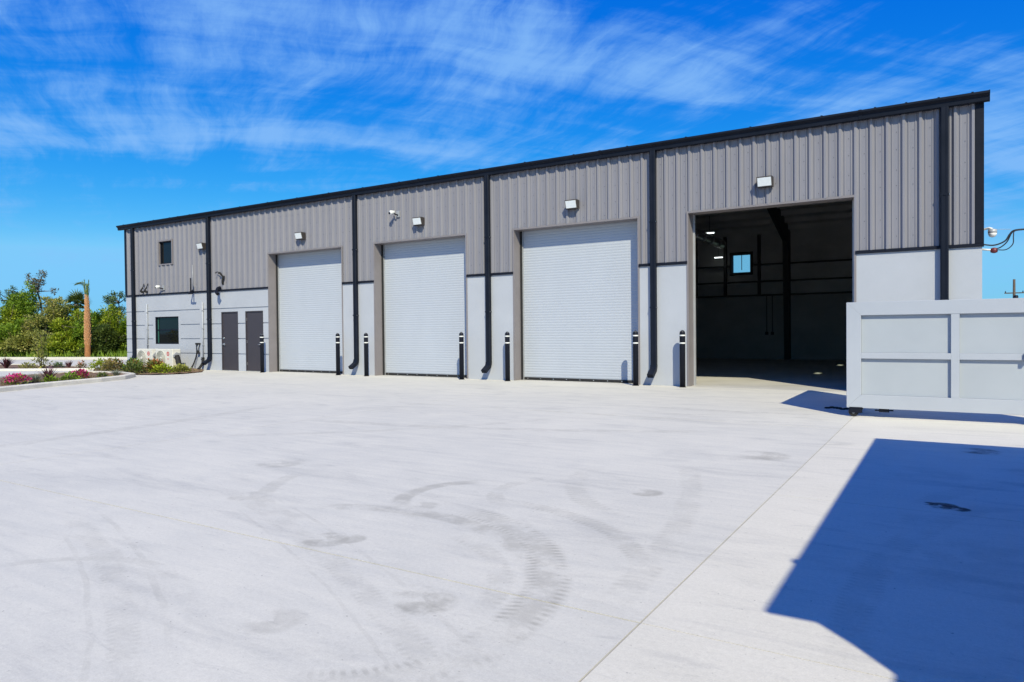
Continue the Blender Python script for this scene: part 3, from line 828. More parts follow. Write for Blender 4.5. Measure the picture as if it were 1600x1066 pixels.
for gw in GW:
    f = MB(); x0 = XR - 0.16
    f.box(x0, x0 + .08, gw[0], gw[0] + .05, gw[2], gw[3]); f.box(x0, x0 + .08, gw[1] - .05, gw[1], gw[2], gw[3])
    f.box(x0, x0 + .08, gw[0] + .05, gw[1] - .05, gw[2], gw[2] + .05); f.box(x0, x0 + .08, gw[0] + .05, gw[1] - .05, gw[3] - .05, gw[3])
    o_ = f.build('window', M['black'], wh)
    p = MB(); p.box(x0 + .03, x0 + .04, gw[0] + .05, gw[1] - .05, gw[2] + .05, gw[3] - .05); p.build('pane', M['clear'], o_)
BW = (-8.60, -7.78, 4.02, 4.84)
w = MB(); w.box(XL + 0.221, XR - 0.221, YB - 0.25, YB, 0, 2.9); w.build('wall_panel', M['innerlow'], wh)
w = MB()
w.box(XL + 0.221, BW[0], YB - 0.2, YB, 2.9, 5.9); w.box(BW[1], XR - 0.221, YB - 0.2, YB, 2.9, 5.9)
w.box(BW[0], BW[1], YB - 0.2, YB, 2.9, BW[2]); w.box(BW[0], BW[1], YB - 0.2, YB, BW[3], 5.9)
w.build('back_wall', M['inner'], wh)
f = MB()
f.box(BW[0] - .12, BW[0], YB - 0.28, YB - 0.05, BW[2] - .12, BW[3] + .12); f.box(BW[1], BW[1] + .12, YB - 0.28, YB - 0.05, BW[2] - .12, BW[3] + .12)
f.box(BW[0], BW[1], YB - 0.28, YB - 0.05, BW[2] - .12, BW[2]); f.box(BW[0], BW[1], YB - 0.28, YB - 0.05, BW[3], BW[3] + .12)
bwo = f.build('window', M['beam'], wh)
p = MB(); p.box(BW[0], BW[1], YB - 0.12, YB - 0.11, BW[2], BW[3]); p.build('pane', M['clear'], bwo)
p = MB(); p.box((BW[0] + BW[1]) / 2 - .012, (BW[0] + BW[1]) / 2 + .012, YB - 0.16, YB - 0.121, BW[2] + .12, BW[3]); p.build('blind_cord', M['beam'], bwo)
w = MB(); w.box(-20.6, -20.45, Y0 + 0.45, YB - 0.26, 0, 6.0); w.build('partition', M['innerlow'], wh)
# inside face of the right wall and piers, dark like the hall
w = MB(); w.box(XR - 0.25, XR - 0.222, Y0 + 0.5, YB - 0.26, 0, ZB); w.build('wall_panel', M['innerlow'], wh)
for a, b in ((OPEN[0][1], OPEN[1][0]), (OPEN[1][1], OPEN[2][0]), (OPEN[2][1], OPEN[3][0]), (OPEN[3][1], XR - .26)):
    w = MB(); w.box(a + 0.08, b - 0.08, Y0 + 0.301, Y0 + 0.33, 0, ZB); w.build('wall_panel', M['innerlow'], wh)
w = MB(); w.box(XL + 0.25, XR - 0.25, Y0 + 0.0, YB - 0.25, -0.2, -0.0005)
w.build('indoor_floor', M['floor'], wh)
# steel frames, girts and purlins of the hall
for x in (-16.5, -11.3, -6.12, -0.6):
    c = MB(); c.prism([(YB - 0.62, 0), (YB - 0.26, 0), (YB - 0.26, 5.75), (YB - 0.95, 5.6)], 'x', x - 0.11, x + 0.11); c.build('column', M['beam'], wh)
    c = MB(); c.prism([(YB - 0.26, 5.88), (YB - 0.95, 5.25), (YB - 4.5, 6.35), (YM, ZR - 0.62), (YM, ZR - 0.11)], 'x', x - 0.1, x + 0.1); c.build('rafter', M['beam'], wh)
    c = MB(); c.prism([(Y0 + 0.36, 5.88), (Y0 + 1.05, 5.25), (Y0 + 4.5, 6.35), (YM, ZR - 0.62), (YM, ZR - 0.11)][::-1], 'x', x - 0.099, x + 0.099); c.build('rafter', M['beam'], wh)
    c = MB(); c.prism([(Y0 + 0.43, 0), (Y0 + 0.75, 0), (Y0 + 1.05, 5.6), (Y0 + 0.43, 5.75)], 'x', x - 0.11, x + 0.11); c.build('column', M['beam'], wh)
for z in (2.92, 3.55, 4.32):
    c = MB(); c.box(-20.4, XR - 0.26, YB - 0.42, YB - 0.27, z - 0.035, z + 0.035)
    if z == 4.32:
        c = MB(); c.box(-20.4, BW[0] - .13, YB - 0.42, YB - 0.27, z - 0.03, z + 0.03); c.box(BW[1] + .13, XR - 0.26, YB - 0.42, YB - 0.27, z - 0.03, z + 0.03)
    c.build('girt', M['beam'], wh)
for x in (BW[0] - .3, BW[1] + .42, -10.3):
    c = MB(); c.box(x - .06, x + .06, YB - 0.421, YB - 0.275, 2.96, 5.7); c.build('stud', M['beam'], wh)
for q in range(10):
    y = YM + 0.8 * q + 0.5
    z = ZR - 0.12 - (y - YM) * 0.25
    c = MB(); c.box(-20.4, XR - 0.26, y - 0.035, y + 0.035, z - 0.2, z); c.build('purlin', M['inner'], wh)
dt = MB(); dt.tube([(-8.05, Y0 + 4.2, 4.95), (-8.05, YB - 4.2, 4.95)], 0.20, 20); dt = dt.build('air_duct', M['duct'], wh)
for q in range(8):
    y = Y0 + 4.6 + q * 1.05; xx = -8.05
    c = MB(); c.tube([(xx, y, 4.95), (xx, y + .04, 4.95)], 0.212, 20); c.build('duct_collar', M['duct'], dt)
ct = MB()                                                       # two conduits with boxes on the inner back wall
ct.tube([(-7.05, YB - 0.27, 1.2), (-7.05, YB - 0.27, 2.88)], 0.02, 6); ct.tube([(-6.8, YB - 0.27, 1.2), (-6.8, YB - 0.27, 2.88)], 0.02, 6)
ct.box(-7.12, -6.98, YB - .3, YB - .252, 1.1, 1.24); ct.box(-6.87, -6.73, YB - .3, YB - .252, 1.1, 1.24); ct.build('conduit', M['beam'], wh)

for (x, y, z, lab) in ((-8.35, YB - 4.8, 5.35, 'lit white strip light high inside the open bay, the upper one near the roof'),
                       (-9.06, YB - 0.9, 4.71, 'small lit strip light inside the open bay, beside the round duct')):
    L = thing('ceiling_light', lab, 'light', (x, y, z), 'strip lights inside the hall')
    h = MB(); h.box(x - .19, x + .19, y - .06, y + .06, z + 0.02, z + 0.07); h.build('housing', M['white'], L)
    h = MB(); h.box(x - .18, x + .18, y - .05, y + .05, z - 0.015, z + 0.02); h.build('diffuser', M['lit'], L)
    h = MB(); h.tube([(x, y, z + .09), (x, y, z + 0.7)], 0.008, 6); h.build('hanger', M['beam'], L)

# ------------------------------------------------------------------ lights on the front wall
wlights = [(-24.62, 4.80, 'wall light beside the small upper window, left of the black downspout'), (-19.08, 4.76, 'wall light above the first roll-up door from the left'),
           (-13.82, 4.79, 'wall light above the middle roll-up door, beside the white camera'), (-8.55, 4.77, 'wall light above the roll-up door next to the open bay'),
           (-3.58, 4.78, 'wall light with pale lens above the open bay')]
proto = None
for x, z, lab in wlights:
    if proto is None:
        proto = L = thing('wall_light', lab, 'light', (x, Y0, z), 'wedge lights on the front wall')
        hx = 0.17
        h = MB(); h.prism([(Y0 - 0.012, z - 0.11), (Y0 - 0.012, z + 0.12), (Y0 - 0.20, z + 0.125), (Y0 - 0.215, z + 0.11), (Y0 - 0.15, z - 0.11)], 'x', x - hx, x + hx); h.build('housing', M['bronze'], L)
        h = MB(); n0, n1 = Vector((0, Y0 - 0.211, z + 0.098)), Vector((0, Y0 - 0.156, z - 0.088)); o_ = Vector((0, -0.012, -0.0035))
        h.prism([(n0.y + .004, n0.z), (n0.y + o_.y, n0.z + o_.z), (n1.y + o_.y, n1.z + o_.z), (n1.y + .004, n1.z)], 'x', x - hx + .02, x + hx - .02); h.build('lens', M['lens'], L)
        h = MB(); h.box(x - .1, x + .1, Y0 - 0.0122, Y0 + 0.03, z - .09, z + .09); h.build('mounting_plate', M['bronze'], L)
    else:
        copy_tree(proto, (x, Y0, z), lab)


# ------------------------------------------------------------------ security cameras
def sec_cam(x, z, lab):
    L = thing('security_camera', lab, 'camera', (x, Y0, z), 'white cameras on the front wall')
    h = MB(); h.box(x + .03, x + .16, Y0 - .02, Y0 + .03, z - .09, z + .10); h.build('back_plate', M['guide'], L)
    h = MB(); h.tube([(x + .09, Y0 - .01, z - .03), (x + .09, Y0 - .13, z - .02), (x + .03, Y0 - .17, z + .02)], 0.022, 8); h.build('arm', M['black'], L)
    h = MB(); h.tube([(x + .05, Y0 - .12, z + .05), (x - .01, Y0 - .22, z + .03), (x - .03, Y0 - .26, z + .015)], [0.05, 0.07, 0.06], 14); b_ = h.build('body', M['white'], L)
    h = MB(); h.tube([(x - .03, Y0 - .255, z + .012), (x - .038, Y0 - .275, z - .0)], 0.036, 12); h.build('lens', M['black'], L)


sec_cam(-14.82, 5.12, 'white camera on a bracket above the middle roll-up door')
sec_cam(-27.42, 3.30, 'white camera over the lower window, at the black band')
L = thing('dome_camera', 'white dome camera on a bracket at the far right corner of the building', 'camera', (XR, Y0 + 0.3, 3.3))
h = MB(); h.box(XR + .0, XR + .03, Y0 + .24, Y0 + .36, 3.30, 3.45); h.tube([(XR + .02, Y0 + .3, 3.39), (XR + .13, Y0 + .26, 3.41), (XR + .18, Y0 + .22, 3.38)], 0.022, 8); h.build('bracket', M['white'], L)
h = MB(); h.lathe([(0.03, 3.385), (0.075, 3.37), (0.08, 3.33), (0.078, 3.30)], XR + .18, Y0 + .22, 16); h.build('shroud', M['guide'], L)
h = MB(); h.lathe([(0.075, 3.30), (0.073, 3.27), (0.055, 3.235), (0.02, 3.215)], XR + .18, Y0 + .22, 16); h.build('dome', M['white'], L)

# service drop cable leaving the right corner
L = thing('service_cable', 'black cables looping off the right corner of the building to the upper right', 'cable', (XR, Y0 + 0.3, 3.1))
def arc(pts, n=10):
    """smooth path through points (Catmull-Rom)"""
    P = [Vector(p) for p in pts]; P = [P[0] * 2 - P[1]] + P + [P[-1] * 2 - P[-2]]; out = []
    for i in range(1, len(P) - 2):
        for k in range(n):
            t = k / n; a, b, c, d = P[i - 1:i + 3]
            out.append(0.5 * ((2 * b) + (c - a) * t + (2 * a - 5 * b + 4 * c - d) * t * t + (3 * b - a - 3 * c + d) * t ** 3))
    return out + [P[-2]]
yc = Y0 + 0.3
for pts, r in (([(XR + .01, yc, 3.09), (.80, yc, 3.06), (.98, yc, 3.13), (1.06, yc, 3.26), (1.14, yc, 3.335), (1.35, yc, 3.345)], 0.015),
               ([(.82, yc + .04, 2.98), (.92, yc + .04, 3.02), (1.02, yc + .04, 3.12), (1.09, yc + .04, 3.28), (1.16, yc + .04, 3.33), (1.36, yc + .02, 3.34)], 0.012),
               ([(.84, yc - .04, 2.96), (1.0, yc - .04, 2.955), (1.11, yc - .04, 3.06), (1.12, yc - .04, 3.22), (1.15, yc - .02, 3.32), (1.36, yc, 3.34)], 0.010)):
    h = MB(); h.tube(arc(pts), r, 7); h.build('cable', M['cable'], L)
h = MB(); h.tube(arc([(1.30, yc, 3.343), (3.5, yc + .6, 3.35), (8, yc + 2, 3.6), (16, yc + 5, 4.6), (30, yc + 11, 7.5)]), 0.022, 7); h.build('twisted_drop', M['cable'], L)
h = MB(); h.tube([(XR + .0, yc, 3.40), (1.08, yc, 3.36)], 0.004, 5); h.build('messenger_wire', M['guide'], L)
h = MB(); h.lathe([(0.02, 2.90), (0.06, 2.915), (0.065, 2.96), (0.05, 3.0), (0.02, 3.01)], .80, yc, 12); h.build('weather_head', mat('maroon_cap', (0.14, 0.02, 0.025), 0.5), L)
h = MB(); h.tube([(XR, yc, 2.99), (.78, yc, 2.96)], 0.02, 8); h.build('stub_pipe', M['white'], L)

# ------------------------------------------------------------------ bollards
bol = [(-20.92, 'black bollard in front of the right-hand brown walk door'), (-17.14, 'black bollard at the right jamb of the first roll-up door, left of the downspout'),
       (-15.88, 'black bollard at the left jamb of the middle roll-up door, right of the downspout'), (-12.11, 'black bollard at the right jamb of the middle roll-up door'),
       (-10.52, 'black bollard at the left jamb of the roll-up door next to the open bay'), (-6.70, 'black bollard at the right jamb of the roll-up door next to the open bay'),
       (-5.49, 'black bollard at the left jamb of the open bay, nearest to the camera')]
proto = None
for x, lab in bol:
    y = 16.74
    if proto is None:
        proto = L = thing('bollard', lab, 'bollard', (x, y, 0), 'black bollards along the front wall')
        r = 0.068
        h = MB(); h.lathe([(r, 0), (r, 1.30), (r * .97, 1.325), (r * .86, 1.352), (r * .66, 1.373), (r * .36, 1.387), (0.004, 1.392)], x, y, 24); h.build('post', M['black'], L)
        for z in (1.075, 1.262):
            h = MB(); h.lathe([(r + .001, z - .016), (r + .003, z - .013), (r + .003, z + .013), (r + .001, z + .016)], x, y, 24); h.build('white_band', M['white'], L)
        h = MB()
        for q in range(3):
            t_ = R(-110 + q * 55); h.box(x + math.cos(t_) * .045 - .007, x + math.cos(t_) * .045 + .007, y + math.sin(t_) * .045 - .007, y + math.sin(t_) * .045 + .007, 1.36, 1.378)
        h.build('cap_screw', M['guide'], L)
        h = MB(); h.lathe([(r + .02, 0.001), (r + .02, .008), (r + .004, .014)], x, y, 24); h.build('base_ring', M['rubber'], L)
    else:
        copy_tree(proto, (x, y, 0), lab)


# ------------------------------------------------------------------ air-conditioning units by the left corner
for i, (x0, x1, lab) in enumerate(((-27.93, -26.86, 'pale outdoor air unit with red emblem, the left one by the corner downspout'),
                                   (-26.62, -25.5, 'pale outdoor air unit with red emblem, the right one below the lower window'))):
    y0, y1 = 16.22, 16.56
    L = thing('air_unit', lab, 'air conditioner', ((x0 + x1) / 2, y1, 0), 'outdoor air units below the window')
    h = MB(); h.bbox(x0, x1, y0, y1, 0.08, 0.82, 0.012); h.build('casing', M['acbody'], L)
    cxg = x0 + 0.36; cg = 0.46
    h = MB(); h.tube([(cxg, y0 + .02, cg), (cxg, y0 - .012, cg)], 0.30, 32); gr = h.build('fan_grille', M['acgrille'], L)
    for rr in (0.30, 0.24, 0.18, 0.12, 0.06):
        h = MB(); h.tube([(cxg + rr * math.cos(2 * math.pi * q / 32), y0 - .018, cg + rr * math.sin(2 * math.pi * q / 32)) for q in range(33)], 0.006, 5, False); h.build('grille_ring', M['acbody'], gr)
    h = MB(); h.tube([(cxg, y0 - .012, cg), (cxg, y0 - .03, cg)], 0.05, 16); h.build('hub', M['acbody'], gr)
    ex, ez = x0 + 0.83, 0.64
    h = MB()                                                     # round red emblem: open ring with a short bar
    for q in range(20):
        a0, a1 = 2 * math.pi * q / 20, 2 * math.pi * (q + 1) / 20
        P = lambda a, r: (ex + r * math.cos(a), y0 - .004, ez + r * math.sin(a))
        h.quad(P(a0, .085), P(a1, .085), P(a1, .050), P(a0, .050))
    h.box(ex - .03, ex + .03, y0 - .006, y0 - .003, ez - .016, ez + .016)
    h.build('emblem', M['red'], L)
    h = MB(); h.box(ex - .05, ex + .05, y0 - .005, y0 + .001, ez - .21, ez - .185); h.build('name_strip', M['red'], L)
    h = MB(); h.prism([(y0 + .02, 0.52), (y0 + .3, 0.52), (y0 + .3, 0.66), (y0 + .12, 0.70), (y0 + .02, 0.60)], 'x', x1 + .001, x1 + .07); h.build('valve_cover', M['guide'], L)
    for q in (x0 + .15, x1 - .15):
        h = MB(); h.box(q - .04, q + .04, y0 + .02, y1 - .02, 0.0, 0.079); h.build('foot', M['rubber'], L)
    h = MB(); h.tube(arc([(x1 + .05, y0 + .15, .55), (x1 + .13, y0 + .2, .5), (x1 + .16, y0 + .25, .2), (x1 + .16, y0 + .3, .03)]), 0.03, 8); h.build('line_hose', M['rubber'], L)
# bundle of wall services right of the units
L = thing('hose_bib', 'two small black taps with hanging lines on the wall right of the air units', 'tap', (-25.0, Y0, 0.6))
h = MB()
for q in (-25.12, -24.92):
    h.box(q - .05, q + .05, Y0 - .07, Y0 - .001, 0.98, 1.05)
h.build('valve', M['rubber'], L)
for pts in ([(-25.12, Y0 - .05, .98), (-25.12, Y0 - .06, .6), (-25.25, Y0 - .1, .25), (-25.3, Y0 - .2, .05)], [(-24.92, Y0 - .05, .98), (-24.98, Y0 - .08, .75), (-25.15, Y0 - .12, .3), (-25.22, Y0 - .2, .04)]):
    h = MB(); h.tube(arc(pts, 5), 0.016, 6); h.build('line', M['rubber'], L)
h = MB(); h.bbox(-25.0, -24.9, Y0 - .12, Y0 - .06, .62, .76, .01); h.build('regulator', M['rubber'], L)
L = thing('corrugated_hose', 'thick black hose bending from the right air unit to the mulch', 'hose', (-25.2, 16.6, 0))
h = MB(); pp = arc([(-25.42, 16.35, .58), (-25.38, 16.35, .48), (-25.25, 16.3, .28), (-24.9, 16.25, .1), (-24.55, 16.2, .05)], 8)
h.tube(pp, [0.09 if q % 2 else 0.075 for q in range(len(pp))], 10); h.build('hose', M['rubber'], L)
# drain boot near the pipe
L = thing('drain_boot', 'short black curved drain stub at the wall foot left of the downspout', 'pipe', (-24.72, Y0 - .1, 0))
h = MB(); h.tube(arc([(-24.70, Y0 - .07, .46), (-24.70, Y0 - .09, .25), (-24.76, Y0 - .22, .03)], 6), [0.05] * 12 + [0.07], 10); h.build('stub', M['rubber'], L)
h = MB(); h.tube([(-24.70, Y0 - .07, .455), (-24.70, Y0 - .07, .49)], 0.06, 10); h.build('collar', M['rubber'], L)
# two pale vertical pipes on the lower wall
for x, zt, zb, lab in ((-28.55, 2.62, 0.8, 'pale vertical pipe between the corner downspout and the lower window'), (-24.80, 2.60, 0.42, 'pale vertical pipe just left of the second downspout')):
    L = thing('wall_pipe', lab, 'pipe', (x, Y0, 0), 'pale pipes on the lower wall')
    h = MB(); h.box(x - .10, x + .06, Y0 - .035, Y0 - .003, zb, zt); h.build('cover', M['stucco'], L)
    h = MB(); h.tube([(x + .085, Y0 - .04, zb), (x + .085, Y0 - .04, zt + .05)], 0.022, 8); h.build('pipe', M['stucco'], L)
    h = MB()
    for z in (0.95, 1.6, 2.3): h.box(x + .05, x + .12, Y0 - .066, Y0 - .002, z, z + .025)
    h.build('clamp', M['guide'], L)
# black conduit stubs at the band
L = thing('antenna_bracket', 'black pipe bracket with two upright rods at the band left of the second downspout', 'bracket', (-25.15, Y0, 3.1))
h = MB(); h.tube(arc([(-25.30, Y0 - .03, 3.14), (-25.28, Y0 - .16, 3.02), (-25.2, Y0 - .30, 2.98), (-24.9, Y0 - .32, 2.98)], 6), 0.032, 8); h.build('arm', M['black'], L)
h = MB(); h.tube([(-25.27, Y0 - .05, 3.1), (-25.30, Y0 - .05, 4.12)], 0.012, 6); h.build('rod', M['guide'], L)
h = MB(); h.tube([(-25.05, Y0 - .3, 2.99), (-25.05, Y0 - .3, 3.58)], 0.026, 8); h.build('rod', M['black'], L)
L = thing('conduit_elbow', 'black gooseneck conduit with loose cable ends at the band right of the second downspout', 'conduit', (-23.8, Y0, 3.2))
h = MB(); h.tube(arc([(-23.62, Y0 - .02, 3.16), (-23.62, Y0 - .12, 3.12), (-23.54, Y0 - .24, 2.98), (-23.42, Y0 - .27, 2.90)], 6), 0.065, 10); h.build('elbow', M['black'], L)
h = MB(); h.tube(arc([(-23.46, Y0 - .02, 3.28), (-23.42, Y0 - .06, 3.42), (-23.36, Y0 - .05, 3.60)], 5), 0.04, 8); h.build('sleeve', M['rubber'], L)
for pts in ([(-23.38, Y0 - .06, 3.55), (-23.46, Y0 - .12, 3.72), (-23.56, Y0 - .14, 3.69)], [(-23.40, Y0 - .06, 3.55), (-23.62, Y0 - .1, 3.75), (-23.78, Y0 - .12, 3.72)]):
    h = MB(); h.tube(arc(pts, 5), 0.018, 6); h.build('cable_end', M['rubber'], L)
L = thing('cable_tail', 'black cable tails coming out of the siding right of the corner downspout', 'cable', (-28.6, Y0, 3.2))
for dx in (0.0, 0.28):
    h = MB(); h.tube(arc([(-28.72 + dx, Y0 - .01, 3.16), (-28.75 + dx, Y0 - .12, 3.22), (-28.66 + dx, Y0 - .1, 3.34), (-28.6 + dx, Y0 - .06, 3.52)], 5), [0.05] * 6 + [0.03] * 5 + [0.018] * 5, 7); h.build('tail', M['rubber'], L)

# ------------------------------------------------------------------ rolling gate on the right
GY = 12.40
gx0, gx1, gz0, gz1 = -1.38, 1.57, 0.14, 1.82


def gate_leaf(root, at, W_):
    """at(u, d, z): point along the leaf, depth behind its face, height"""
    FR, TH = 0.21, 0.085
    def block(u0, u1, z0, z1, d0, d1, name, m, mitre=None):
        o = MB(); c = 0.0
        if mitre == 'top': q = [(u0, z1), (u0 + FR, z0), (u1 - FR, z0), (u1, z1)]
        elif mitre == 'bottom': q = [(u0, z0), (u1, z0), (u1 - FR, z1), (u0 + FR, z1)]
        elif mitre == 'left': q = [(u0, z0), (u1, z0 + FR), (u1, z1 - FR), (u0, z1)]
        elif mitre == 'right': q = [(u0, z0 + FR), (u1, z0), (u1, z1), (u0, z1 - FR)]
        else: q = [(u0, z0), (u1, z0), (u1, z1), (u0, z1)]
        bm = bmesh.new()
        vs = [bm.verts.new((u, d0, z)) for u, z in q]; vb = [bm.verts.new((u, d1, z)) for u, z in q]
        bm.faces.new(vs); bm.faces.new(vb[::-1])
        for k in range(4): bm.faces.new((vs[k], vb[k], vb[(k + 1) % 4], vs[(k + 1) % 4]))
        bmesh.ops.recalc_face_normals(bm, faces=list(bm.faces))
        bmesh.ops.bevel(bm, geom=list(bm.edges), offset=0.0035, segments=1, affect='EDGES')
        for v in bm.verts: v.co = Vector(at(v.co.x, v.co.y, v.co.z))
        o.add_bm(bm)
        return o.build(name, m, root)
    block(0, W_, gz1 - FR, gz1, 0, TH, 'top_rail', M['gate'], 'top')
    block(0, W_, gz0, gz0 + FR, 0, TH, 'bottom_rail', M['gate'], 'bottom')
    block(0, FR, gz0, gz1, 0, TH, 'stile', M['gate'], 'left')
    block(W_ - FR, W_, gz0, gz1, 0, TH, 'stile', M['gate'], 'right')
    mid_ = W_ / 2
    block(mid_ - .055, mid_ + .055, gz0 + FR, gz1 - FR, 0.004, TH, 'stile', M['gate'])
    for u0, u1 in ((FR, mid_ - .055), (mid_ + .055, W_ - FR)):
        block(u0, u1, 0.925, 1.02, 0.004, TH, 'mid_rail', M['gate'])
        for z0, z1 in ((gz0 + FR, 0.925), (1.02, gz1 - FR)):
            block(u0, u1, z0, z1, 0.055, 0.07, 'infill_panel', M['gatepanel'])


gt = thing('rolling_gate', 'pale grey panelled gate leaf on casters in front of the open bay', 'gate', (gx0, GY, 0), 'gate leaves of the enclosure')
gate_leaf(gt, lambda u, d, z: (gx0 + u, GY + d, z), gx1 - gx0)


def caster(root, x, y):
    h = MB(); h.tube([(x, y - .03, .075), (x, y + .03, .075)], 0.074, 20); wl_ = h.build('caster_wheel', M['rubber'], root)
    h = MB(); h.tube([(x, y - .036, .075), (x, y + .036, .075)], 0.028, 12); h.build('hub', M['guide'], wl_)
    h = MB(); h.box(x - .05, x + .12, y - .045, y - .037, .06, .139); h.box(x - .05, x + .12, y + .037, y + .045, .06, .139); h.box(x - .06, x + .13, y - .05, y + .05, .1395, .152); h.build('fork', M['black'], wl_)


caster(gt, gx0 + 0.10, GY + 0.04)
caster(gt, 1.02, GY + 0.04)
h = MB(); h.box(-0.92, -0.78, GY + .03, GY + .07, 0.085, 0.139); h.tube([(-0.98, GY + .05, .11), (-.72, GY + .05, .115)], .012, 6); h.build('drop_bolt', M['black'], gt)
h = MB(); h.box(0.93, 0.97, GY - .03, GY - .001, 0.90, 1.03); h.tube([(.95, GY - .03, .965), (1.25, GY - .035, .965)], .012, 6); h.build('latch', M['black'], gt)
# second leaf of the pair, opened back at a right angle behind the first
g2 = thing('rolling_gate', 'pale grey panelled gate leaf turned end-on behind the front leaf, beside the open bay', 'gate', (gx0 + .1, GY + 0.2, 0), 'gate leaves of the enclosure')
gate_leaf(g2, lambda u, d, z: (gx0 + 0.02 + d, GY + 0.1 + u, z), 3.05)
caster(g2, gx0 + 0.065, GY + 0.6); caster(g2, gx0 + 0.065, GY + 2.9)
gp = thing('gate_post', 'square grey steel post that carries the rolling gate', 'post', (1.72, GY + .04, 0))
h = MB(); h.bbox(1.64, 1.80, GY - .04, GY + .12, 0, 2.0, .01); h.build('post', M['gate'], gp)
h = MB(); h.prism([(1.625, 2.0), (1.815, 2.0), (1.72, 2.06)], 'y', GY - .055, GY + .135); h.build('cap', M['gate'], gp)
lg = thing('loose_chain', 'short dark chain lying on the concrete in the gate shadow', 'chain', (-1.75, 13.4, 0))
for q in range(7):
    a_ = R(30 + 25 * math.sin(q * 1.3)); x, y = -1.80 + q * .062, 13.42 + .09 * math.sin(q * 1.1)
    h = MB(); h.tube([(x + .04 * math.cos(t_) * math.cos(a_) - .022 * math.sin(t_) * math.sin(a_), y + .04 * math.cos(t_) * math.sin(a_) + .022 * math.sin(t_) * math.cos(a_), .012 + (.006 if q % 2 else 0)) for t_ in [2 * math.pi * k / 10 for k in range(11)]], .014, 5, False); h.build('link', M['rubber'], lg)

# ------------------------------------------------------------------ box truck parked out of the frame; its shadow lies in the yard
TX, TY, TH_ = 1.56, 0.92, 3.2
tk = thing('box_truck', 'white box truck beyond the right edge, casting the long shadow on the yard', 'truck', (TX + 1.2, TY + 3, 0))
fy = TY
side = [(fy + .30, 1.05), (fy + 6.42, 1.05), (fy + 6.42, TH_), (fy, TH_), (fy + .0, TH_ - .03), (fy + .27, TH_ - .33), (fy + .30, TH_ - .58)]
h = MB(); h.prism(side, 'x', TX, TX + 2.35)
o_ = h.build('cargo_box', M['truckwhite'], tk)
h = MB(); h.box(TX - .03, TX - .001, fy + .86, fy + .93, TH_ - .06, TH_ - .01); h.build('marker_lamp', M['red'], o_)
cabp = [(fy + .27, .45), (fy + .27, 2.55), (fy - .1, 2.56), (fy - .5, 2.45), (fy - 1.0, 1.65), (fy - 1.75, 1.45), (fy - 1.9, 1.2), (fy - 1.9, .45)]
h = MB(); h.prism(cabp, 'x', TX + .13, TX + 2.2); cb = h.build('cab', M['truckwhite'], tk)
h = MB(); h.prism([(fy - .54, 2.38), (fy - .97, 1.69), (fy - .985, 1.70), (fy - .556, 2.39)], 'x', TX + .25, TX + 2.08); h.build('windscreen', M['glass'], cb)
for sx in (TX + .125, TX + 2.2):
    h = MB(); h.prism([(fy + .1, 1.6), (fy + .1, 2.35), (fy - .45, 2.33), (fy - .85, 1.68)], 'x', sx, sx + .006); h.build('side_window', M['glass'], cb)
for sx in (TX + .3, TX + 2.0):
    h = MB(); h.tube([(sx, fy - 1.895, .95), (sx, fy - 1.93, .95)], .1, 16); h.build('headlight', M['lens'], cb)
h = MB(); h.box(TX + .1, TX + 2.25, fy - 2.02, fy - 1.91, .42, .66); h.build('bumper', M['rubber'], tk)
h = MB(); h.box(TX + .6, TX + 1.0, fy + .28, fy + 6.3, .72, 1.049); h.box(TX + 1.4, TX + 1.8, fy + .28, fy + 6.3, .72, 1.049); h.build('chassis', M['rubber'], tk)
for yy in (fy - 1.1, fy + 4.7):
    for sx in (TX + .12, TX + 1.98):
        h = MB(); h.tube([(sx, yy, .42), (sx + .25, yy, .42)], .42, 28); wl_ = h.build('wheel', M['rubber'], tk)
        h = MB(); h.tube([(sx - .004, yy, .42), (sx + .254, yy, .42)], .23, 20); h.build('rim', M['guide'], wl_)
h = MB(); h.tube(arc([(TX + .14, fy - .7, 1.75), (TX - .02, fy - .75, 1.8), (TX - .08, fy - .75, 1.95)], 4), .015, 6); h.box(TX - .17, TX - .01, fy - .79, fy - .73, 1.85, 2.15); h.build('mirror', M['black'], tk)

# ------------------------------------------------------------------ utility pole far off on the right
px_, py_ = 6.35, Y0 + 80
L = thing('utility_pole', 'distant wooden utility pole with crossarm beyond the gate at the right', 'pole', (px_, py_, 0))
h = MB(); h.tube([(px_, py_, 0), (px_, py_, 6.6)], [.16, .12], 8); h.build('pole', M['wood'], L)
h = MB(); h.box(px_ - .9, px_ + .9, py_ - .06, py_ + .06, 5.0, 5.12); h.build('crossarm', M['wood'], L)
h = MB(); h.lathe([(.2, 3.9), (.22, 4.0), (.22, 4.7), (.15, 4.8)], px_ + .15, py_ - .3, 10); h.build('transformer', M['black'], L)
for q in (-.8, .0, .8):
    h = MB(); h.lathe([(.04, 5.12), (.06, 5.2), (.03, 5.3)], px_ + q, py_, 8); h.build('insulator', M['black'], L)


# ------------------------------------------------------------------ plants
def rdir(r):
    z = r.uniform(-1, 1); t_ = r.uniform(0, 2 * math.pi); s_ = math.sqrt(1 - z * z)
    return Vector((s_ * math.cos(t_), s_ * math.sin(t_), z))


def leaf(o, p, d, up, L_, w):
    """a folded leaf: two triangles on each side of a midrib"""
    s_ = d.cross(up)
    s_ = s_.normalized() if s_.length > 1e-4 else d.orthogonal().normalized()
    nrm = s_.cross(d)
    a, b = p, p + d * L_
    m_ = p + d * L_ * 0.45 - nrm * w * 0.18
    i = len(o.v)
    o.v += [tuple(a), tuple(m_ + s_ * w * .5 + nrm * w * .2), tuple(b), tuple(m_ - s_ * w * .5 + nrm * w * .2)]
    o.f.append((i, i + 1, i + 2, i + 3)); o.s.append(False)


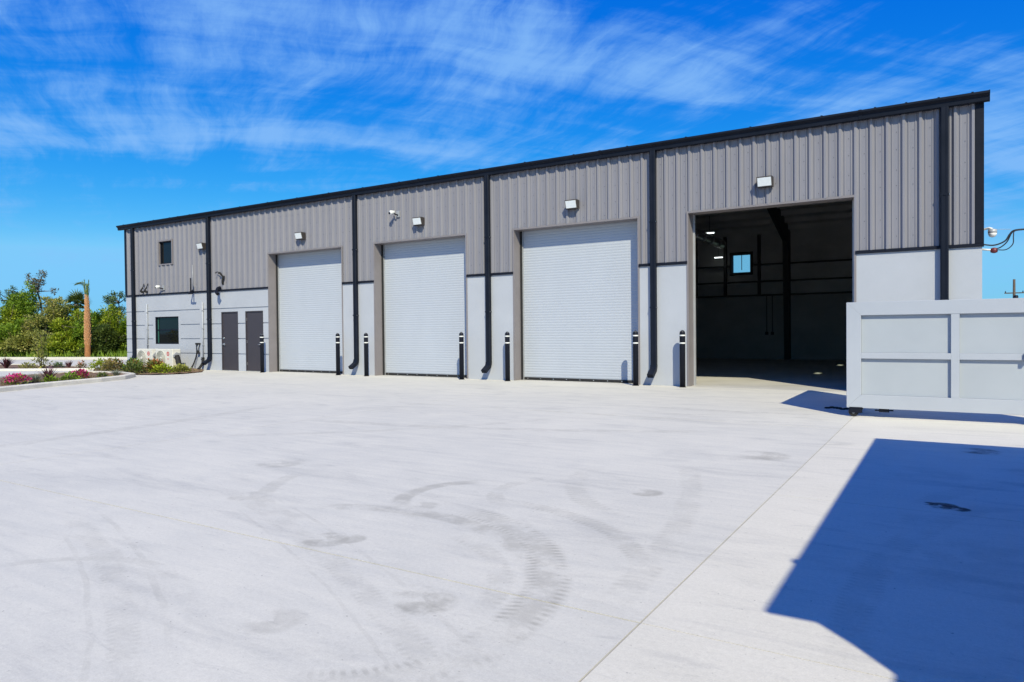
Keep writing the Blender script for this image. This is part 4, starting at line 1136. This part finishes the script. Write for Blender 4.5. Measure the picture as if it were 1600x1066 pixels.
def crown(o, lobes, count, L_, w, r, shell=0.55, clump=14, spread=0.22):
    """leaf clumps spread through lumpy lobes, thicker near the surface"""
    tot = sum(l[3] * l[4] * l[5] for l in lobes)
    for (x, y, z, rx, ry, rz) in lobes:
        k = max(1, int(count * rx * ry * rz / tot / clump))
        for _ in range(k):
            d = rdir(r); q = shell + (1 - shell) * r.random() ** 0.6
            q *= 0.86 + 0.24 * math.sin(d.x * 5.1 + x) * math.sin(d.z * 4.3 + y * 1.7)
            c = Vector((x + d.x * rx * q, y + d.y * ry * q, z + d.z * rz * q))
            if c.z < 0.03: c.z = r.uniform(0.03, 0.3)
            for _ in range(clump):
                e = rdir(r)
                p = c + e * spread * r.random()
                if p.z < 0.01: continue
                dd = (e * 0.8 + d * 0.5 + Vector((0, 0, 0.15))).normalized()
                leaf(o, p, dd, Vector((r.uniform(-.4, .4), r.uniform(-.4, .4), 1)), L_ * r.uniform(.7, 1.3), w * r.uniform(.7, 1.3))


def tree(name, lab, x, y, h_, w, kind, seed, count=4200, bushy=True, cat='shrub', L_=0.15, lw=0.085, group='trees and shrubs of the hedge'):
    r = random.Random(seed)
    T = thing(name, lab, cat, (x, y, -0.1), group)
    tr = MB(); tips = []
    base = Vector((x, y, -0.1))
    nst = 3 if bushy else 1
    for k in range(nst):
        b0 = base + Vector((r.uniform(-.2, .2), r.uniform(-.2, .2), 0))
        pth = [b0]; dd = Vector((r.uniform(-.25, .25), r.uniform(-.25, .25), 1)).normalized()
        for q in range(5):
            dd = (dd + Vector((r.uniform(-.2, .2), r.uniform(-.2, .2), .1))).normalized(); pth.append(pth[-1] + dd * h_ * (.13 if bushy else .155))
        r0 = 0.05 if bushy else 0.10
        tr.tube(pth, [r0 * (1 - q * .13) for q in range(6)], 6)
        for q in range(6 if bushy else 26):
            s0 = pth[r.randint(2, 5)]; e = (rdir(r) + Vector((0, 0, .7))).normalized()
            l_ = w * (r.uniform(.3, .6) if bushy else r.uniform(.18, .40)); p1 = s0 + e * l_ * .5; p2 = p1 + (e + Vector((0, 0, .3)) + rdir(r) * .3).normalized() * l_ * .5
            tr.tube([s0, p1, p2], [r0 * .45, r0 * .3, r0 * .12], 5); tips.append(p2)
    tr.build('trunk', M['bark'], T)
    cr = MB(); lobes = []
    if bushy:
        for k in range(9):
            zz = h_ * (0.18 + 0.68 * k / 8); ww = w * .5 * (1.05 - 0.55 * (k / 8) ** 1.6)
            a_ = r.uniform(0, 6.28); q = ww * r.uniform(.15, .65)
            s_ = r.uniform(.5, .8)
            lobes.append((x + math.cos(a_) * q, y + math.sin(a_) * q, zz, ww * s_ * 1.25, ww * s_ * 1.25, max(.3, h_ * .14 * r.uniform(.8, 1.3))))
        crown(cr, lobes, count, L_, lw, r)
    else:
        for tp in tips:
            s_ = r.uniform(.16, .34)
            lobes.append((tp.x, tp.y, tp.z, s_, s_, s_ * .8))
        crown(cr, lobes, count, L_, lw, r, .15, 7, .15)
    cr.build('crown', LM[kind], T)
    return T


trees = [  # x, y, top, width, kind, bushy, label
    (-55.5, 22.8, 5.2, 2.3, 'blue', False, 'tall blue-green tree at the far left edge of the picture'),
    (-49.5, 20.6, 3.2, 2.5, 'lime', True, 'yellow-green bush at the left edge in front of the tall blue-green tree'),
    (-50.4, 22.0, 4.75, 2.1, 'green', True, 'tall bright green bush left of the bare-topped grey tree'),
    (-54.8, 25.2, 6.0, 3.0, 'grey', False, 'thin grey-brown tree that stands highest above the hedge'),
    (-48.1, 20.5, 2.4, 2.1, 'green', True, 'low green bush at the kerb below the tall bright green bush'),
    (-47.0, 21.1, 2.6, 2.2, 'olive', True, 'low olive bush at the kerb below the grey-brown tree'),
    (-47.8, 22.7, 3.7, 2.2, 'olive', True, 'olive and rusty bush between the grey tree and the cabbage palm'),
    (-45.1, 21.8, 2.3, 1.9, 'lime', True, 'low lime bush just left of the tall bare palm trunk'),
    (-46.6, 23.5, 2.95, 2.0, 'lime', True, 'lime bush behind the tall bare palm trunk'),
    (-43.9, 23.0, 2.9, 2.1, 'green', True, 'green bush just right of the tall bare palm trunk'),
    (-42.8, 23.3, 2.95, 2.0, 'lime', True, 'lime bush between the palm trunk and the building corner'),
    (-41.5, 24.2, 2.9, 2.2, 'green', True, 'green bush touching the left corner of the building'),
    (-42.2, 22.5, 1.9, 1.7, 'dark', True, 'low dark bush at the kerb near the building corner'),
    (-49.6, 27.9, 4.9, 1.6, 'blue', False, 'thin bluish tree rising behind the hedge by the building corner'),
    (-53.0, 20.4, 3.4, 2.8, 'green', True, 'green bush running out of the picture at the left'),
    (-51.6, 24.2, 4.1, 2.4, 'olive', True, 'olive bush in the second row at the foot of the grey-brown tree'),
    (-40.0, 25.2, 2.6, 2.2, 'lime', True, 'lime bush behind the left end of the building'),
    (-48.6, 23.6, 3.3, 2.4, 'lime', True, 'lime bush in the second row under the head of the cabbage palm'),
    (-52.6, 22.6, 3.7, 2.6, 'lime', True, 'lime bush in the second row left of the tall bright green bush'),
    (-45.2, 24.6, 3.0, 2.3, 'olive', True, 'olive bush in the second row just right of the bare palm trunk'),
]
for i, (x, y, h_, w, k, bu, lab) in enumerate(trees):
    tree('shrub' if bu else 'tree', lab, x, y, h_, w * 1.2, k, 100 + i, 12500 if bu else 3000, bu, 'shrub' if bu else 'tree', 0.15 if bu else 0.13, 0.09 if bu else 0.07)

# rough grass along the hedge foot
gr = MB(); r = random.Random(5)
for _ in range(5200):
    t_ = r.uniform(0, 1); p = A.lerp(B_, 0.2 + 0.8 * t_) + Vector((-dn.y, dn.x)) * r.uniform(0.35, 2.6)
    leaf(gr, Vector((p.x, p.y, -0.1)), (Vector((r.uniform(-.5, .5), r.uniform(-.5, .5), 1))).normalized(), Vector((r.uniform(-1, 1), r.uniform(-1, 1), 0)), r.uniform(.3, .75), .05)
gr.build('tall_grass', LM['green'], None, {'kind': 'stuff'})

# cabbage palm in the hedge
def fan(o, c, d, L_, r, nb=14):
    """a palm fan leaf: blades spread from the end of a stalk"""
    s_ = d.cross(Vector((0, 0, 1))); s_ = s_.normalized() if s_.length > .01 else Vector((1, 0, 0)); up = s_.cross(d)
    e = c + d * L_ * .5
    o.tube([c, c + d * L_ * .27 + Vector((0, 0, .03)), e], [.02, .015, .012], 4)
    for k in range(nb):
        a_ = R(-100 + 200 * k / (nb - 1))
        b_ = (d * math.cos(a_) + s_ * math.sin(a_)).normalized()
        b_ = (b_ + Vector((0, 0, -.25 * abs(math.sin(a_)) - .12))).normalized()
        leaf(o, e, b_, up, L_ * .55 * r.uniform(.85, 1.1), .07)


px_, py_ = -48.7, 24.3
L = thing('cabbage_palm', 'dark fan palm with a round head standing in the hedge left of the bare trunk', 'palm', (px_, py_, -.1))
h = MB(); h.tube([(px_, py_, -.1), (px_ + .03, py_, 1.8), (px_, py_, 3.4)], [.17, .14, .15], 9); h.build('trunk', M['bark'], L)
h = MB(); r = random.Random(9)
for k in range(40):
    d = rdir(r); d.z = abs(d.z) * 1.1 - .35; d.normalize(); fan(h, Vector((px_, py_, 3.45)), d, r.uniform(.75, 1.05), r)
h.build('fronds', LM['dark'], L)

# the newly planted palm: tall boot-covered trunk with a tied head
px_, py_ = -41.95, 21.5
L = thing('palm_tree', 'tall bare palm trunk with orange boots and a few tied green fronds at the kerb', 'palm', (px_, py_, -.05))
def prad(z): return 0.13 + 0.05 * math.exp(-z * 1.6) + 0.02 * math.sin(min(1, z / 3.4) * math.pi) - 0.05 * max(0, (z - 1.9) / 1.7)
h = MB(); h.tube([(px_ + .02 * math.sin(z), py_, z) for z in [-.05 + .15 * k for k in range(26)]], [prad(-.05 + .15 * k) for k in range(26)], 14); h.build('trunk', M['palmboot'], L)
bt = MB(); r = random.Random(3)
for k in range(190):
    z = 0.75 + 2.85 * k / 190; a_ = k * 2.39996
    c = Vector((math.cos(a_), math.sin(a_), 0)); s_ = Vector((-c.y, c.x, 0)); rr = prad(z)
    b0 = Vector((px_ + .02 * math.sin(z), py_, z)) + c * (rr - .01); tip = b0 + c * r.uniform(.03, .06) + Vector((0, 0, r.uniform(.13, .2))); w_ = .036
    b1 = b0 + Vector((0, 0, .1)) - c * .02
    i = len(bt.v)
    bt.v += [tuple(b0 - s_ * w_), tuple(b0 + s_ * w_), tuple(tip + s_ * w_ * .55), tuple(tip - s_ * w_ * .55), tuple(b1 + c * .0 - s_ * w_ * .9), tuple(b1 + s_ * w_ * .9), tuple(tip - c * .03 + s_ * w_ * .5), tuple(tip - c * .03 - s_ * w_ * .5)]
    for q in ((0, 1, 2, 3), (4, 7, 6, 5), (3, 2, 6, 7), (1, 5, 6, 2), (0, 3, 7, 4)): bt.f.append(tuple(i + v for v in q)); bt.s.append(False)
bt.build('boots', M['palmcut'], L, {'kind': 'stuff'})
h = MB()
for k in range(9):
    a_ = k * 2.4; c = Vector((math.cos(a_), math.sin(a_), 0)); t0 = Vector((px_, py_, 3.5)) + c * .05
    ll = r.uniform(.55, .9)
    pth = arc([t0, t0 + Vector((0, 0, ll * .5)) + c * .06, t0 + Vector((0, 0, ll)) + c * .1], 5)
    h.tube(pth, [.022 - .0012 * q for q in range(len(pth))], 5)
    for q in range(4, len(pth), 2):
        for sg in (-1, 1):
            leaf(h, pth[q], (Vector((0, 0, 1)) + c * .3 * sg + rdir(r) * .25).normalized(), c, .26, .035)
pth = arc([(px_, py_, 3.6), (px_ - .03, py_, 4.2), (px_ - .2, py_ - .1, 4.42), (px_ - .5, py_ - .3, 4.36)], 6)
h.tube(pth, .022, 5)
for q in range(7, len(pth)):
    for sg in (-1, 1): leaf(h, Vector(pth[q]), (Vector((-.6, -.4, -.25)) + Vector((.2, -.4, .1)) * sg).normalized(), Vector((0, 0, 1)), .36, .06)
h.build('fronds', LM['frond'], L)


# plants of the beds
def bush(name, lab, cat, x, y, z0, hgt, wid, kinds, seed, n=420, L_=.06, lw=.035, group=None):
    r = random.Random(seed); T = thing(name, lab, cat, (x, y, z0), group)
    st = MB()
    for k in range(7):
        e = (rdir(r) * .8 + Vector((0, 0, 1.1))).normalized(); p0 = Vector((x, y, z0 - .03)); st.tube([p0, p0 + e * hgt * .45, p0 + e * hgt * .8 + Vector((0, 0, .02))], [.012, .008, .004], 5)
    st.build('stem', M['bark'], T)
    for kd, frac, up in kinds:
        o = MB()
        for k in range(int(n * frac)):
            d = rdir(r); d.z = abs(d.z); q = r.uniform(.45, 1.0)
            zz = z0 + hgt * (up + (1 - up) * d.z * q) * r.uniform(.75, 1.0)
            c = Vector((x + d.x * wid * .5 * q * (1.1 - .2 * up), y + d.y * wid * .5 * q, max(z0 + .02, zz)))
            leaf(o, c, (d + rdir(r) * .7).normalized(), Vector((r.uniform(-.5, .5), r.uniform(-.5, .5), 1)), L_ * r.uniform(.7, 1.3), lw * r.uniform(.7, 1.3))
        o.build('blossom' if kd == 'magenta' else 'leaves', LM[kd], T)


def spiky(name, lab, cat, x, y, z0, hgt, wid, kind, seed, n=60, lw=.03, group=None, bend=.5):
    r = random.Random(seed); T = thing(name, lab, cat, (x, y, z0), group); o = MB()
    for k in range(n):
        a_ = r.uniform(0, 6.28); out = r.uniform(.1, 1.0); ln_ = hgt * r.uniform(.7, 1.15)
        c = Vector((math.cos(a_), math.sin(a_), 0)); p = Vector((x, y, z0 - .02)) + c * .04 * r.random(); s_ = Vector((-c.y, c.x, 0)) * lw * .5
        pts = []
        for q in range(5):
            t_ = q / 4; pts.append(p + c * wid * .5 * out * (t_ ** 1.3) + Vector((0, 0, ln_ * (t_ - bend * out * t_ * t_ * .55))))
        for q in range(4):
            w0, w1 = (1 - (q / 4) ** 2) * (1 if q else .6), (1 - ((q + 1) / 4) ** 2)
            i = len(o.v)
            if q == 0: o.v += [tuple(pts[0] - s_ * w0), tuple(pts[0] + s_ * w0)]
            i = len(o.v) - 2
            o.v += [tuple(pts[q + 1] - s_ * max(.05, w1)), tuple(pts[q + 1] + s_ * max(.05, w1))]
            o.f.append((i, i + 1, i + 3, i + 2)); o.s.append(True)
    o.build('blades', LM[kind], T)


zb = .085
bush('flowering_bush', 'magenta flowering bush at the left edge of the front kerbed bed', 'bush', -21.72, 9.25, zb, .31, .66, [('green', .5, .0), ('magenta', .8, .25)], 1, 430, .06, .05)
spiky('grass_tuft', 'silvery grass tuft between the left magenta bush and the maroon plant', 'grass', -21.75, 9.72, zb, .30, .8, 'silver', 2, 170, .014)
spiky('cordyline', 'dark maroon strap-leaved plant in the middle of the front kerbed bed', 'plant', -21.6, 10.0, zb + .03, .46, .75, 'maroon', 3, 46, .05)
bush('green_bush', 'small green bush right under the maroon strap-leaved plant', 'bush', -21.5, 10.0, zb, .2, .42, [('green', 1, 0)], 4, 260, .07, .04)
bush('green_bush', 'low green bush touching the left side of the right magenta bush', 'bush', -21.75, 10.62, zb, .24, .5, [('green', 1, 0)], 5, 320, .08, .04)
bush('flowering_bush', 'magenta flowering bush at the right in the front kerbed bed', 'bush', -22.0, 11.05, zb, .33, .52, [('green', .5, .0), ('magenta', .8, .25)], 6, 380, .06, .05)
bush('green_bush', 'small dark green bush near the right tip of the front kerbed bed', 'bush', -22.3, 11.85, zb, .17, .35, [('dark', 1, 0)], 7, 200)
spiky('grass_tuft', 'grey grass tuft at the right tip of the front kerbed bed', 'grass', -22.6, 12.45, zb, .26, .6, 'silver', 8, 120, .014)
zb = .06
spiky('cordyline', 'maroon strap-leaved plant at the left end of the middle bed', 'plant', -33.2, 13.75, zb, .50, .9, 'maroon', 9, 60, .06)
bush('green_bush', 'low grey-green bush left of the young tree in the middle bed', 'bush', -31.9, 13.95, zb, .26, .6, [('olive', 1, 0)], 10, 280, .08, .04)
T = thing('young_tree', 'young leggy tree standing in the middle bed', 'tree', (-31.3, 14.25, zb))
h = MB(); r = random.Random(4); tips = []
for k in range(4):
    p0 = Vector((-31.3 + r.uniform(-.06, .06), 14.25 + r.uniform(-.06, .06), zb)); p1 = p0 + Vector((r.uniform(-.15, .15), r.uniform(-.1, .1), .6)); p2 = p1 + Vector((r.uniform(-.2, .2), r.uniform(-.2, .2), .75))
    h.tube([p0, p1, p2], [.02, .014, .006], 5); tips += [p1, p2, p1.lerp(p2, .5)]
h.build('trunk', M['bark'], T)
h = MB(); crown(h, [(p.x, p.y, p.z, .22, .22, .2) for p in tips] + [(-31.3, 14.25, .3, .45, .4, .2)], 900, .11, .05, r, .2, 8, .12); h.build('crown', LM['olive'], T)
bush('green_bush', 'small bluish bush right of the young tree in the middle bed', 'bush', -31.3, 14.85, zb, .27, .45, [('blue', 1, 0)], 12, 240, .07, .04)
spiky('cordyline', 'small reddish plant in the middle bed right of the bluish bush', 'plant', -30.75, 15.0, zb, .36, .5, 'maroon', 13, 40, .04)
bush('rusty_bush', 'little rusty green bush at the right tip of the middle bed', 'bush', -29.45, 14.85, zb, .30, .42, [('croton', 1, 0)], 14, 200, .08, .04)
zb = .04
fp = [(-27.9, 14.75, .46, .85, 'lime', 'yellow-green bush at the left end of the bed by the building'), (-27.3, 15.0, .47, .7, 'croton', 'orange-leaved bush right of the yellow-green bush by the building'),
      (-26.1, 14.15, .52, .55, 'straw', 'pinkish dry twiggy bush in the middle of the bed by the building'), (-26.6, 15.35, .46, .8, 'green', 'dark green bush in front of the corner downspout'),
      (-25.8, 14.9, .42, .55, 'croton', 'orange-tipped bush in front of the left air unit'), (-24.6, 14.15, .44, .75, 'dark', 'round dark green bush in front of the gap between the air units'),
      (-25.2, 15.3, .50, .75, 'croton', 'rusty orange bush standing between the two air units'), (-24.3, 14.75, .46, .6, 'croton', 'tall rusty bush in front of the right air unit'),
      (-23.85, 14.75, .32, .75, 'lime', 'low lime bush near the right end of the bed by the building'), (-23.55, 15.3, .26, .6, 'olive', 'lowest olive bush at the right end of the bed by the building')]
for i, (x, y, h_, w, k, lab) in enumerate(fp):
    kinds = [(k, 1.0, 0.05)] if k != 'croton' else [('croton', .7, .15), ('dark', .45, 0)]
    bush('bush', lab, 'bush', x, y, zb, h_, w, kinds, 30 + i, 480, .10, .05, 'bushes in the bed by the building')
# low ground cover and litter on the mulch
gc = MB(); r = random.Random(8)
for _ in range(900):
    x, y = r.uniform(-28, -23.6), r.uniform(14.0, 16.2)
    if y < 14.75 - (x + 28.4) * .5 and x < -26: continue
    leaf(gc, Vector((x, y, .03)), (rdir(r) + Vector((0, 0, .6))).normalized(), Vector((0, 0, 1)), .07, .03)
for _ in range(1100):
    t_ = r.random(); x, y = -21.75 - .9 * t_ + r.uniform(-.8, .3), 8.6 + 4 * t_
    leaf(gc, Vector((x, y, .08)), (rdir(r) + Vector((0, 0, .5))).normalized(), Vector((0, 0, 1)), .06, .025)
gc.build('ground_cover', LM['straw'], None, {'kind': 'stuff'})
